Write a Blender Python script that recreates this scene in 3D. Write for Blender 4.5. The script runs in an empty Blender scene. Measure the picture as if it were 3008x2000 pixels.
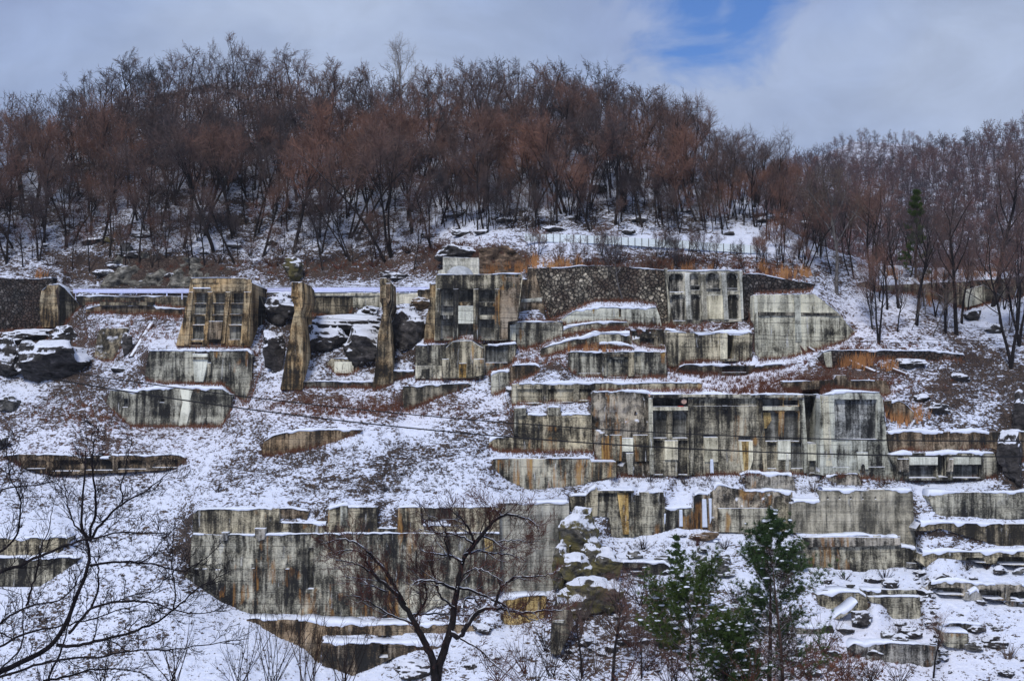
import bpy, bmesh, math, random
import numpy as np
from mathutils import Vector, Matrix, noise as mnoise

S = bpy.context.scene
C = S.collection
R = math.radians
rng = np.random.default_rng(7)
random.seed(7)

# ------------------------------------------------------------------ camera
F = 3225.0          # focal length in photo pixels (photo is 3008 wide)
CX, HY = 1504.0, 1150.0
cam = bpy.data.cameras.new('camera')
cam.sensor_width = 36.0
cam.lens = F * 36.0 / 3008.0
cam.shift_y = (HY - 1000.0) / 3008.0
cam.clip_start = 0.5
cam.clip_end = 6000
camo = bpy.data.objects.new('camera', cam)
C.objects.link(camo)
camo.location = (0, 0, 0)
camo.rotation_euler = (R(90), 0, 0)
S.camera = camo
S.render.resolution_x = 1024
S.render.resolution_y = 680
S.view_settings.view_transform = 'Standard'
S.view_settings.look = 'None'
S.view_settings.exposure = 0.0
S.view_settings.gamma = 1.0

# ------------------------------------------------------------------ world and sun
SUN_EL, SUN_AZ = R(48), R(200)      # azimuth clockwise from north (+Y)
W_ = bpy.data.worlds.new('World')
S.world = W_
W_.use_nodes = True
nt = W_.node_tree
nt.nodes.clear()
def N(t, kind, **kw):
    n = t.nodes.new(kind)
    for k, v in kw.items():
        if k == 'inp':
            for kk, vv in v.items():
                n.inputs[kk].default_value = vv
        else:
            setattr(n, k, v)
    return n
def L(t, a, b):
    t.links.new(a, b)
def ramp(t, fac, stops, interp='LINEAR'):
    n = t.nodes.new('ShaderNodeValToRGB')
    n.color_ramp.interpolation = interp
    e = n.color_ramp.elements
    while len(e) > 1:
        e.remove(e[0])
    e[0].position = stops[0][0]
    e[0].color = (*stops[0][1], 1) if isinstance(stops[0][1], tuple) else (stops[0][1],) * 3 + (1,)
    for p, c in stops[1:]:
        x = e.new(p)
        x.color = (*c, 1) if isinstance(c, tuple) else (c, c, c, 1)
    L(t, fac, n.inputs[0])
    return n.outputs[0]
def mix(t, f, a, b, bt='MIX'):
    n = t.nodes.new('ShaderNodeMix')
    n.data_type = 'RGBA'
    n.blend_type = bt
    for i, v in ((0, f), (6, a), (7, b)):
        if hasattr(v, 'is_linked'):
            L(t, v, n.inputs[i])
        elif isinstance(v, (int, float)):
            n.inputs[i].default_value = v if i == 0 else (v, v, v, 1)
        else:
            n.inputs[i].default_value = (*v, 1)
    return n.outputs[2]
def mth(t, op, a, b=0.0, clamp=False, c=None):
    n = t.nodes.new('ShaderNodeMath')
    n.operation = op
    n.use_clamp = clamp
    for i, v in ((0, a), (1, b), (2, c)):
        if v is None:
            continue
        if hasattr(v, 'is_linked'):
            L(t, v, n.inputs[i])
        else:
            n.inputs[i].default_value = v
    return n.outputs[0]
def tnoise(t, vec, scale, detail=5, rough=0.6, dist=0.0):
    n = N(t, 'ShaderNodeTexNoise', inp={'Scale': scale, 'Detail': detail, 'Roughness': rough, 'Distortion': dist})
    L(t, vec, n.inputs['Vector'])
    return n.outputs['Fac']
def vscale(t, vec, s, off=None):
    n = N(t, 'ShaderNodeMapping')
    n.inputs['Scale'].default_value = s
    L(t, vec, n.inputs['Vector'])
    return n.outputs[0]

sky = N(nt, 'ShaderNodeTexSky')
sky.sky_type = 'NISHITA'
sky.sun_disc = False
sky.sun_elevation = SUN_EL
sky.sun_rotation = SUN_AZ
tc = N(nt, 'ShaderNodeTexCoord')
d = tc.outputs['Generated']
skyc = mix(nt, 1.0, sky.outputs[0], (0.045, 0.080, 0.135), 'MULTIPLY')
n1 = tnoise(nt, vscale(nt, d, (1.0, 1.0, 2.4)), 1.7, 6, 0.5, 0.3)
n2 = tnoise(nt, vscale(nt, d, (1.0, 1.0, 1.8)), 9.0, 8, 0.6, 0.6)
cloud = ramp(nt, n1, [(0.32, (0.235, 0.30, 0.52)), (0.45, (0.28, 0.355, 0.58)), (0.56, (0.345, 0.44, 0.66)), (0.68, (0.45, 0.54, 0.73))])
# one break in the cloud, in a fixed direction of the sky
def spot(dx, dz, rad):
    v = Vector((dx, 1.0, dz)).normalized()
    s = N(nt, 'ShaderNodeVectorMath', operation='DISTANCE')
    L(nt, d, s.inputs[0])
    s.inputs[1].default_value = v
    q = mth(nt, 'DIVIDE', s.outputs['Value'], rad)
    return q
q1 = spot(0.168, 0.352, 0.078)
q2 = spot(0.215, 0.350, 0.066)
qm = mth(nt, 'MINIMUM', q1, q2)
qn = mth(nt, 'ADD', qm, mth(nt, 'MULTIPLY', mth(nt, 'SUBTRACT', n2, 0.5), 2.4))
hole = ramp(nt, qn, [(0.30, 1.0), (0.95, 0.0)])
edge = ramp(nt, qm, [(0.5, 0.55), (2.2, 0.0)] if False else [(0.3, 0.5), (1.0, 0.0)])
q3 = spot(0.205, 0.285, 0.10)
glow = ramp(nt, q3, [(0.1, 0.55), (1.0, 0.0)])
cloud = mix(nt, 0.55, cloud, mix(nt, 1.0, cloud, ramp(nt, n2, [(0.35, 0.82), (0.65, 1.15)]), 'MULTIPLY'))
cloud2 = mix(nt, mth(nt, 'MULTIPLY', glow, n2), cloud, (0.62, 0.70, 0.86))
full = mix(nt, hole, cloud2, skyc)
bg = N(nt, 'ShaderNodeBackground', inp={'Strength': 1.0})
L(nt, full, bg.inputs[0])
wo = N(nt, 'ShaderNodeOutputWorld')
L(nt, bg.outputs[0], wo.inputs[0])

sl = bpy.data.lights.new('sun', 'SUN')
sl.energy = 2.5
sl.angle = R(14)
sl.color = (1.0, 0.96, 0.90)
so = bpy.data.objects.new('sun', sl)
C.objects.link(so)
dv = Vector((math.sin(SUN_AZ) * math.cos(SUN_EL), math.cos(SUN_AZ) * math.cos(SUN_EL), math.sin(SUN_EL)))
so.rotation_euler = dv.to_track_quat('Z', 'Y').to_euler()
so.location = dv * 50

# ------------------------------------------------------------------ helpers
def unp(px, py, d):
    """a point of the place at depth d seen in direction (px, py)"""
    return ((px - CX) / F * d, d, (HY - py) / F * d)
CROPS = dict(A=(0, 700, 2.904), B=(700, 700, 2.904), C=(1400, 700, 2.904), D=(2100, 700, 2.598), E=(0, 1100, 2.904),
             F=(1400, 1100, 2.904), G=(2100, 1100, 2.598), H=(0, 1400, 2.613), I=(500, 1400, 2.613), J=(1300, 1400, 2.613),
             K=(2108, 1400, 2.613), O=(0, 0, 1.0))
def c(k, *pts):
    ox, oy, s = CROPS[k]
    return [(ox + x / s, oy + y / s) for x, y in pts]
def cr(k, x0, y0, x1, y1):
    (a, b), (e, f) = c(k, (x0, y0), (x1, y1))
    return (a, b, e, f)

def hash3(ix, iy, iz, seed=0):
    h = (ix * 374761393 + iy * 668265263 + iz * 2147483647 + seed * 974634777) & 0xFFFFFFFF
    h = ((h ^ (h >> 13)) * 1274126177) & 0xFFFFFFFF
    h = (h ^ (h >> 16)) & 0xFFFFFFFF
    return h / 4294967295.0
def vnoise(x, y, z, seed=0):
    x, y, z = np.broadcast_arrays(np.asarray(x, float), np.asarray(y, float), np.asarray(z, float))
    x0, y0, z0 = np.floor(x), np.floor(y), np.floor(z)
    fx, fy, fz = x - x0, y - y0, z - z0
    fx, fy, fz = fx * fx * (3 - 2 * fx), fy * fy * (3 - 2 * fy), fz * fz * (3 - 2 * fz)
    ix, iy, iz = x0.astype(np.int64), y0.astype(np.int64), z0.astype(np.int64)
    r = 0
    for a in (0, 1):
        for b in (0, 1):
            for e in (0, 1):
                w = (fx if a else 1 - fx) * (fy if b else 1 - fy) * (fz if e else 1 - fz)
                r = r + w * hash3(ix + a, iy + b, iz + e, seed)
    return r - 0.5
def fbm(x, y, z, oct=4, seed=0):
    r, a, f = 0, 1.0, 1.0
    for o in range(oct):
        r = r + a * vnoise(np.asarray(x) * f, np.asarray(y) * f, np.asarray(z) * f, seed + o)
        a *= 0.5
        f *= 2.03
    return r

def mesh_np(name, verts, faces, mats, parent=None, loc=(0, 0, 0), smooth=False, midx=None, link=True):
    """verts (n,3), faces = list of (m,k) int arrays"""
    me = bpy.data.meshes.new(name)
    verts = np.asarray(verts, np.float32) - np.asarray(loc, np.float32)
    if not isinstance(faces, list):
        faces = [faces]
    faces = [np.asarray(f, np.int32) for f in faces if len(f)]
    nl = sum(f.size for f in faces)
    nf = sum(len(f) for f in faces)
    me.vertices.add(len(verts))
    me.vertices.foreach_set('co', verts.ravel())
    me.loops.add(nl)
    me.loops.foreach_set('vertex_index', np.concatenate([f.ravel() for f in faces]))
    me.polygons.add(nf)
    tot = np.concatenate([np.full(len(f), f.shape[1], np.int32) for f in faces])
    st = np.concatenate([[0], np.cumsum(tot)[:-1]]).astype(np.int32)
    me.polygons.foreach_set('loop_start', st)
    me.polygons.foreach_set('loop_total', tot)
    if midx is not None:
        me.polygons.foreach_set('material_index', np.asarray(midx, np.int32))
    if smooth:
        me.polygons.foreach_set('use_smooth', np.ones(nf, bool))
    me.update(calc_edges=True)
    me.validate()
    for m in (mats if isinstance(mats, (list, tuple)) else [mats]):
        me.materials.append(m)
    if not link:
        return me
    o = bpy.data.objects.new(name, me)
    C.objects.link(o)
    if parent is not None:
        o.parent = parent
    else:
        o.location = loc
    return o
def mesh_py(name, verts, faces, mat, parent=None, loc=(0, 0, 0), smooth=False):
    me = bpy.data.meshes.new(name)
    me.from_pydata([(v[0] - loc[0], v[1] - loc[1], v[2] - loc[2]) for v in verts], [], [list(map(int, f)) for f in faces])
    me.validate()
    if smooth:
        me.polygons.foreach_set('use_smooth', [True] * len(me.polygons))
    me.materials.append(mat)
    o = bpy.data.objects.new(name, me)
    C.objects.link(o)
    if parent is not None:
        o.parent = parent
    else:
        o.location = loc
    return o
def tag(o, label=None, cat=None, group=None, kind=None):
    if label: o['label'] = label
    if cat: o['category'] = cat
    if group: o['group'] = group
    if kind: o['kind'] = kind
    return o
def empty(name, loc, label, cat, group=None):
    o = bpy.data.objects.new(name, None)
    o.empty_display_size = 0.5
    C.objects.link(o)
    o.location = loc
    return tag(o, label, cat, group)

# ------------------------------------------------------------------ materials
SNOW = (0.80, 0.84, 0.95)
def newmat(name, rough=0.9):
    m = bpy.data.materials.new(name)
    m.use_nodes = True
    t = m.node_tree
    b = t.nodes['Principled BSDF']
    b.inputs['Roughness'].default_value = rough
    b.inputs['Specular IOR Level'].default_value = 0.2
    return m, t, b
def pos(t):
    return N(t, 'ShaderNodeNewGeometry').outputs['Position']
def snow_by_normal(t, col, lo=0.55, hi=0.75, jitter=0.5, scale=3.0):
    g = N(t, 'ShaderNodeNewGeometry')
    sx = N(t, 'ShaderNodeSeparateXYZ')
    L(t, g.outputs['Normal'], sx.inputs[0])
    nz = sx.outputs['Z']
    ns = tnoise(t, g.outputs['Position'], scale, 4, 0.6)
    v = mth(t, 'ADD', nz, mth(t, 'MULTIPLY', mth(t, 'SUBTRACT', ns, 0.5), jitter))
    f = ramp(t, v, [(lo, 0.0), (hi, 1.0)])
    return mix(t, f, col, SNOW), f
def bump(t, b, h, strength=0.5, dist=0.1):
    n = N(t, 'ShaderNodeBump', inp={'Strength': strength, 'Distance': dist})
    L(t, h, n.inputs['Height'])
    L(t, n.outputs[0], b.inputs['Normal'])

def concrete(name, light=(0.47, 0.435, 0.335), mid=(0.215, 0.198, 0.152), dark=(0.022, 0.021, 0.020), shift=0.0, rust=0.0, white=0.35, lines=1.0, warm=0.0, seed=0.0, snow=True, contrast=1.0, vlines=0):
    m, t, b = newmat(name)
    g = N(t, 'ShaderNodeNewGeometry')
    oi = N(t, 'ShaderNodeObjectInfo')
    p0 = g.outputs['Position']
    off = N(t, 'ShaderNodeVectorMath', operation='ADD')
    L(t, p0, off.inputs[0])
    off.inputs[1].default_value = (seed * 13.7, seed * 5.1, seed * 7.9)
    p = off.outputs[0]
    st = tnoise(t, vscale(t, p, (1.0, 1.0, 0.085)), 1.25, 9, 0.68, 0.15)
    st2 = tnoise(t, vscale(t, p, (1.0, 1.0, 0.05)), 3.4, 5, 0.6, 0.1)
    bl = tnoise(t, vscale(t, p, (1.0, 1.0, 0.8)), 0.42, 8, 0.62, 0.4)
    fi = tnoise(t, vscale(t, p, (1.0, 1.0, 2.2)), 5.0, 6, 0.7)
    v = mth(t, 'ADD', mth(t, 'MULTIPLY', st, 0.50), mth(t, 'MULTIPLY', bl, 0.38))
    v = mth(t, 'ADD', v, mth(t, 'MULTIPLY', fi, 0.24))
    v = mth(t, 'ADD', v, mth(t, 'MULTIPLY', st2, 0.22))
    v = mth(t, 'ADD', v, -0.17 + shift)
    v = mth(t, 'ADD', v, mth(t, 'MULTIPLY', mth(t, 'SUBTRACT', oi.outputs['Random'], 0.5), 0.05))
    v = mth(t, 'ADD', mth(t, 'MULTIPLY', mth(t, 'SUBTRACT', v, 0.512), 1.75 * contrast), 0.516)
    li2 = tuple(min(1, x * 1.5) for x in light)
    bd = tnoise(t, vscale(t, p, (0.06, 0.06, 1.0)), 0.9, 4, 0.6)
    v = mth(t, 'ADD', v, mth(t, 'MULTIPLY', mth(t, 'SUBTRACT', bd, 0.5), 0.30))
    rn2 = mth(t, 'FRACT', mth(t, 'MULTIPLY', oi.outputs['Random'], 7.31))
    col = ramp(t, v, [(0.37, dark), (0.44, tuple(x * 0.42 for x in mid)), (0.50, mid), (0.57, light), (0.68, li2)])
    # pour lines
    sz = N(t, 'ShaderNodeSeparateXYZ')
    L(t, p, sz.inputs[0])
    if lines:
        zz = mth(t, 'ADD', mth(t, 'MULTIPLY', sz.outputs['Z'], 0.95), mth(t, 'MULTIPLY', fi, 0.06))
        fr = mth(t, 'FRACT', zz)
        ln = mth(t, 'LESS_THAN', fr, 0.05)
        ln = mth(t, 'MULTIPLY', ln, ramp(t, bl, [(0.42, 0.0), (0.6, 0.85 * lines)]))
        col = mix(t, ln, col, tuple(x * 1.5 for x in dark))
    if vlines:
        ln2 = mth(t, 'LESS_THAN', mth(t, 'FRACT', mth(t, 'MULTIPLY', sz.outputs['X'], 1 / 1.9)), 0.035)
        ln3 = mth(t, 'LESS_THAN', mth(t, 'FRACT', mth(t, 'MULTIPLY', sz.outputs['Z'], 1 / 0.95)), 0.06)
        col = mix(t, mth(t, 'MULTIPLY', mth(t, 'MAXIMUM', ln2, ln3), 0.4), col, tuple(x * 1.2 for x in dark))
    col = mix(t, rn2, mix(t, 1.0, col, (0.92, 0.97, 1.04), 'MULTIPLY'), mix(t, 1.0, col, (1.06, 1.0, 0.89), 'MULTIPLY'))
    # damp dark runs
    dr = ramp(t, tnoise(t, vscale(t, p, (1.0, 1.0, 0.10)), 0.6, 8, 0.75), [(0.51, 0.0), (0.58, 0.92)])
    dr = mth(t, 'MULTIPLY', dr, mth(t, 'ADD', 0.45, mth(t, 'MULTIPLY', rn2, 0.75)), clamp=True)
    dr = mth(t, 'MULTIPLY', dr, ramp(t, fi, [(0.3, 1.0), (0.62, 0.35)]))
    col = mix(t, dr, col, dark)
    # lime runs
    if white:
        wn = tnoise(t, vscale(t, p, (1.3, 1.3, 0.12)), 1.9, 7, 0.7, 0.3)
        wf = ramp(t, wn, [(0.62, 0.0), (0.67, 0.9)])
        wf = mth(t, 'MULTIPLY', wf, white * 2.0, clamp=True)
        col = mix(t, wf, col, (0.56, 0.57, 0.58))
    if rust:
        rn = tnoise(t, vscale(t, p, (1.0, 1.0, 0.06)), 1.5, 6, 0.65)
        if rust < 0.6:
            rmask = ramp(t, tnoise(t, p, 0.13, 3, 0.6), [(0.52, 0.0), (0.60, 1.0)])
            rn = mth(t, 'SUBTRACT', rn, mth(t, 'MULTIPLY', mth(t, 'SUBTRACT', 1.0, rmask), 0.3))
            rust = 0.55
        rf = mth(t, 'MULTIPLY', ramp(t, rn, [(0.50, 0.0), (0.60, 1.0)]), rust, clamp=True)
        col = mix(t, rf, col, (0.34, 0.15, 0.035))
        rf2 = mth(t, 'MULTIPLY', ramp(t, rn, [(0.58, 0.0), (0.66, 1.0)]), rust, clamp=True)
        col = mix(t, rf2, col, (0.50, 0.34, 0.12))
    if warm:
        wm = tnoise(t, p, 0.35, 4, 0.6)
        col = mix(t, mth(t, 'MULTIPLY', ramp(t, wm, [(0.40, 0.0), (0.58, 1.0)]), warm), col, mix(t, 1.0, col, (1.12, 0.90, 0.66), 'MULTIPLY'))
    if snow:
        col, f = snow_by_normal(t, col, 0.45, 0.62, 0.35)
    L(t, col, b.inputs['Base Color'])
    bump(t, b, v, 0.9, 0.35)
    return m

def stone(name, base=(0.13, 0.12, 0.10)):
    m, t, b = newmat(name)
    p = pos(t)
    pm = vscale(t, p, (1.0, 0.2, 1.0))
    dn = N(t, 'ShaderNodeVectorMath', operation='ADD')
    nz = N(t, 'ShaderNodeTexNoise', inp={'Scale': 1.5, 'Detail': 3})
    L(t, pm, nz.inputs['Vector'])
    sc = N(t, 'ShaderNodeVectorMath', operation='SCALE')
    L(t, nz.outputs['Color'], sc.inputs[0])
    sc.inputs['Scale'].default_value = 0.3
    L(t, pm, dn.inputs[0]); L(t, sc.outputs[0], dn.inputs[1])
    rt = N(t, 'ShaderNodeMapping')
    rt.inputs['Rotation'].default_value = (0, R(45), 0)
    L(t, dn.outputs[0], rt.inputs['Vector'])
    vo = N(t, 'ShaderNodeTexVoronoi', inp={'Scale': 2.7})
    L(t, rt.outputs[0], vo.inputs['Vector'])
    ve = N(t, 'ShaderNodeTexVoronoi', inp={'Scale': 2.7}, feature='DISTANCE_TO_EDGE')
    L(t, rt.outputs[0], ve.inputs['Vector'])
    sepc = N(t, 'ShaderNodeSeparateColor')
    L(t, vo.outputs['Color'], sepc.inputs[0])
    cc = ramp(t, sepc.outputs[0], [(0.0, tuple(x * 0.35 for x in base)), (0.5, base), (0.85, tuple(x * 1.8 for x in base)), (1.0, tuple(min(1, x * 3.2) for x in base))])
    fi = tnoise(t, p, 3.0, 6, 0.7)
    blot = tnoise(t, p, 0.28, 5, 0.6)
    cc = mix(t, ramp(t, fi, [(0.35, 0.75), (0.6, 0.0)]), cc, (0.02, 0.018, 0.018))
    cc = mix(t, ramp(t, blot, [(0.42, 0.0), (0.60, 0.75)]), cc, (0.06, 0.038, 0.030))
    e = ramp(t, ve.outputs[0], [(0.01, 0.9), (0.09, 0.0)])
    cc = mix(t, e, cc, (0.012, 0.012, 0.013))
    cc, f = snow_by_normal(t, cc, 0.5, 0.7, 0.4)
    L(t, cc, b.inputs['Base Color'])
    bump(t, b, ramp(t, ve.outputs[0], [(0.0, 0.0), (0.15, 1.0)]), 1.0, 0.25)
    return m

def rockmat(name, base=(0.09, 0.085, 0.085), snowlo=0.40, moss=0.0, jitter=0.9):
    m, t, b = newmat(name)
    p = pos(t)
    v = tnoise(t, vscale(t, p, (1, 1, 1.8)), 1.1, 9, 0.7, 0.5)
    col = ramp(t, v, [(0.38, tuple(x * 0.15 for x in base)), (0.48, tuple(x * 0.6 for x in base)), (0.56, base), (0.68, tuple(min(1, x * 2.4) for x in base))])
    if moss:
        mn = tnoise(t, p, 0.9, 5, 0.6)
        col = mix(t, mth(t, 'MULTIPLY', ramp(t, mn, [(0.45, 0.0), (0.56, 1.0)]), moss), col, mix(t, v, (0.04, 0.04, 0.015), (0.26, 0.22, 0.08)))
    col, f = snow_by_normal(t, col, snowlo, snowlo + 0.14, jitter, 1.6)
    L(t, col, b.inputs['Base Color'])
    bump(t, b, v, 1.0, 0.4)
    return m

def groundmat():
    m, t, b = newmat('snow_and_litter', 0.85)
    p = pos(t)
    at = N(t, 'ShaderNodeAttribute', attribute_name='bare')
    ar = N(t, 'ShaderNodeAttribute', attribute_name='red')
    bare, red = at.outputs['Fac'], ar.outputs['Fac']
    pv = vscale(t, p, (0.75, 0.62, 1.7))
    a = tnoise(t, pv, 1.15, 3, 0.55, 0.3)
    f1 = tnoise(t, pv, 4.3, 6, 0.62, 0.3)
    f2 = tnoise(t, vscale(t, p, (1.0, 0.8, 1.6)), 11.0, 3, 0.6)
    big = tnoise(t, p, 0.14, 4, 0.5)
    v = mth(t, 'ADD', mth(t, 'MULTIPLY', a, 0.34), mth(t, 'MULTIPLY', f1, 0.76))
    v = mth(t, 'ADD', v, mth(t, 'MULTIPLY', f2, 0.30))
    v = mth(t, 'ADD', v, mth(t, 'MULTIPLY', big, 0.36))
    v = mth(t, 'SUBTRACT', v, 0.08)
    v = mth(t, 'SUBTRACT', v, 0.30)
    # bare 0..1 moves the threshold
    v = mth(t, 'ADD', v, mth(t, 'MULTIPLY', mth(t, 'SUBTRACT', bare, 0.42), 0.20))
    # steep ground holds less snow
    g = N(t, 'ShaderNodeNewGeometry')
    sx = N(t, 'ShaderNodeSeparateXYZ')
    L(t, g.outputs['Normal'], sx.inputs[0])
    v = mth(t, 'ADD', v, mth(t, 'MULTIPLY', mth(t, 'SUBTRACT', 0.82, sx.outputs['Z']), 0.25))
    fac = ramp(t, v, [(0.505, 0.0), (0.535, 1.0)])
    lit = ramp(t, mth(t, 'ADD', mth(t, 'MULTIPLY', f2, 0.5), mth(t, 'MULTIPLY', f1, 0.5)), [(0.38, (0.006, 0.005, 0.006)), (0.5, (0.030, 0.023, 0.021)), (0.60, (0.13, 0.095, 0.075))])
    litr = ramp(t, f2, [(0.36, (0.020, 0.010, 0.009)), (0.5, (0.085, 0.045, 0.033)), (0.62, (0.26, 0.16, 0.12))])
    soil = mix(t, mth(t, 'MULTIPLY', red, ramp(t, a, [(0.35, 0.3), (0.6, 1.0)])), lit, litr)
    sn = mix(t, ramp(t, f1, [(0.3, 0.0), (0.7, 1.0)]), (0.60, 0.66, 0.83), (0.78, 0.82, 0.93))
    sn = mix(t, mth(t, 'MULTIPLY', red, 0.45), sn, (0.80, 0.72, 0.76))
    col = mix(t, fac, sn, soil)
    L(t, col, b.inputs['Base Color'])
    h = mth(t, 'SUBTRACT', mth(t, 'MULTIPLY', a, 1.0), mth(t, 'MULTIPLY', fac, 0.35))
    h = mth(t, 'ADD', h, mth(t, 'MULTIPLY', f1, 0.35))
    bump(t, b, h, 0.8, 0.35)
    return m

def barkmat(name, base, snow=0.0, lo=0.45):
    m, t, b = newmat(name, 0.95)
    p = pos(t)
    v = tnoise(t, vscale(t, p, (2, 2, 0.6)), 3.0, 5, 0.7)
    col = ramp(t, v, [(0.35, tuple(x * 0.35 for x in base)), (0.55, base), (0.7, tuple(min(1, x * 1.9) for x in base))])
    if snow:
        c2, f = snow_by_normal(t, col, lo, lo + 0.18, 0.9, 0.8)
        col = mix(t, snow, col, c2)
    L(t, col, b.inputs['Base Color'])
    return m
def twigmat(name, cols, rnd=0.5):
    m, t, b = newmat(name, 0.95)
    p = pos(t)
    oi = N(t, 'ShaderNodeObjectInfo')
    v = tnoise(t, p, 0.055, 4, 0.65)
    v = mth(t, 'ADD', v, mth(t, 'MULTIPLY', mth(t, 'SUBTRACT', oi.outputs['Random'], 0.5), rnd))
    w = tnoise(t, p, 0.8, 3, 0.6)
    v = mth(t, 'ADD', v, mth(t, 'MULTIPLY', mth(t, 'SUBTRACT', w, 0.5), 0.25))
    col = ramp(t, v, list(zip((0.28, 0.42, 0.54, 0.66, 0.8), cols)))
    L(t, col, b.inputs['Base Color'])
    return m
def flat(name, col, rough=0.8, var=0.25, scale=4.0, metal=0.0, snow=False):
    m, t, b = newmat(name, rough)
    v = tnoise(t, pos(t), scale, 5, 0.65)
    cc = ramp(t, v, [(0.3, tuple(x * (1 - var) for x in col)), (0.7, tuple(min(1, x * (1 + var)) for x in col))])
    if snow:
        cc, f = snow_by_normal(t, cc, 0.55, 0.7, 0.3)
    L(t, cc, b.inputs['Base Color'])
    b.inputs['Metallic'].default_value = metal
    return m

M = {}
M['grey'] = concrete('grey_concrete', rust=0.5, seed=1)
M['pale'] = concrete('pale_concrete', light=(0.50, 0.49, 0.40), mid=(0.30, 0.29, 0.23), shift=0.03, white=0.5, seed=2)
M['dark'] = concrete('dark_concrete', light=(0.28, 0.25, 0.19), mid=(0.12, 0.108, 0.085), shift=-0.02, white=0.2, seed=3)
M['niche'] = concrete('dark_niche_concrete', light=(0.26, 0.26, 0.24), mid=(0.115, 0.115, 0.105), dark=(0.02, 0.02, 0.02), shift=0.0, white=0.3, seed=33, contrast=0.6)  # darker concrete tone for the faces of deep recesses
M['nichepale'] = concrete('pale_niche_concrete', light=(0.46, 0.45, 0.41), mid=(0.20, 0.197, 0.18), dark=(0.02, 0.02, 0.02), shift=0.0, white=0.3, seed=34)  # recess tone for the pale walls, darker than their fronts
M['ochre'] = concrete('ochre_concrete', light=(0.42, 0.35, 0.235), mid=(0.21, 0.165, 0.105), shift=0.0, warm=0.7, white=0.2, seed=4)
M['brown'] = concrete('brown_concrete', light=(0.32, 0.26, 0.19), mid=(0.15, 0.115, 0.08), shift=-0.005, warm=0.4, white=0.15, seed=5)
M['rusty'] = concrete('rust_stained_concrete', rust=0.75, white=0.45, seed=6)
M['white'] = concrete('lime_washed_concrete', light=(0.58, 0.57, 0.50), mid=(0.38, 0.37, 0.31), dark=(0.07, 0.07, 0.06), shift=0.04, white=0.6, seed=7, contrast=0.85)
M['rough'] = concrete('rough_broken_concrete', light=(0.42, 0.39, 0.34), mid=(0.21, 0.195, 0.17), shift=0.0, white=0.6, lines=0, rust=0.5, seed=8)
M['yellow'] = concrete('yellow_stained_concrete', light=(0.55, 0.40, 0.17), mid=(0.34, 0.22, 0.08), shift=0.02, white=0.5, lines=0, seed=9)
M['formed'] = concrete('board_marked_concrete', light=(0.40, 0.39, 0.34), mid=(0.235, 0.23, 0.20), dark=(0.04, 0.04, 0.038), shift=0.0, white=0.2, seed=10, contrast=0.6, vlines=1)
M['panel'] = concrete('pale_patch', light=(0.64, 0.62, 0.50), mid=(0.50, 0.48, 0.37), dark=(0.12, 0.11, 0.09), shift=0.06, white=0.3, lines=0, seed=11, contrast=0.7)
M['void'] = flat('dark_void', (0.008, 0.008, 0.009))
M['stone'] = stone('rubble_stone', (0.24, 0.215, 0.17))
M['stonedark'] = stone('dark_rubble_stone', (0.07, 0.065, 0.062))
M['rock'] = rockmat('dark_rock', (0.07, 0.064, 0.062), 0.34, jitter=1.5)
M['cliffgrey'] = rockmat('layered_grey_cliff', (0.21, 0.20, 0.175), 0.86, jitter=0.5)
M['clifftan'] = rockmat('layered_tan_cliff', (0.17, 0.12, 0.085), 0.9, jitter=0.4)
M['rockgrey'] = rockmat('grey_rock', (0.16, 0.155, 0.145), 0.5)
M['mossy'] = rockmat('mossy_rock', (0.13, 0.12, 0.10), 0.35, moss=0.8)
M['tanrock'] = rockmat('tan_rock', (0.20, 0.14, 0.09), 0.65)
M['snow'] = flat('snow_cover', (0.76, 0.81, 0.93), 0.7, 0.08, 1.5)
M['ground'] = groundmat()
M['rail'] = flat('painted_rail', (0.62, 0.66, 0.90), 0.4, 0.1, 6)
M['post'] = flat('fence_post', (0.03, 0.028, 0.028))
M['slat'] = flat('white_slat', (0.78, 0.88, 0.92), 0.6, 0.06, 2)
M['cable'] = flat('cable_black', (0.01, 0.01, 0.012), 0.6)
M['bark'] = barkmat('forest_bark', (0.022, 0.017, 0.016), 0.6, 0.6)
M['barkgrey'] = barkmat('grey_bark', (0.13, 0.12, 0.115), 0.8, 0.45)
M['barkblack'] = barkmat('black_bark', (0.016, 0.013, 0.014), 1.0, 0.62)
M['barkleft'] = barkmat('dark_wet_bark', (0.016, 0.013, 0.015), 0.0)
M['birch'] = barkmat('birch_bark', (0.30, 0.27, 0.25), 0.0)
M['pinebark'] = barkmat('pine_bark', (0.055, 0.035, 0.028), 0.5)
M['twig'] = twigmat('forest_twigs', [(0.062, 0.054, 0.058), (0.10, 0.073, 0.068), (0.145, 0.092, 0.076), (0.195, 0.108, 0.082), (0.27, 0.135, 0.09)], 0.45)
M['twiggrey'] = twigmat('grey_twigs', [(0.05, 0.045, 0.05), (0.07, 0.055, 0.05), (0.10, 0.075, 0.06), (0.12, 0.09, 0.07), (0.15, 0.11, 0.09)])
M['twigfar'] = twigmat('far_twigs', [(0.055, 0.045, 0.055), (0.08, 0.052, 0.055), (0.12, 0.062, 0.055), (0.17, 0.075, 0.058), (0.22, 0.09, 0.065)], 0)
M['twigred'] = twigmat('red_twigs', [(0.020, 0.012, 0.012), (0.034, 0.017, 0.015), (0.06, 0.027, 0.021), (0.11, 0.042, 0.030), (0.17, 0.065, 0.042)])
M['twigdark'] = twigmat('dark_twigs', [(0.012, 0.010, 0.012), (0.016, 0.012, 0.012), (0.03, 0.016, 0.013), (0.05, 0.02, 0.014), (0.08, 0.03, 0.018)])
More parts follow.
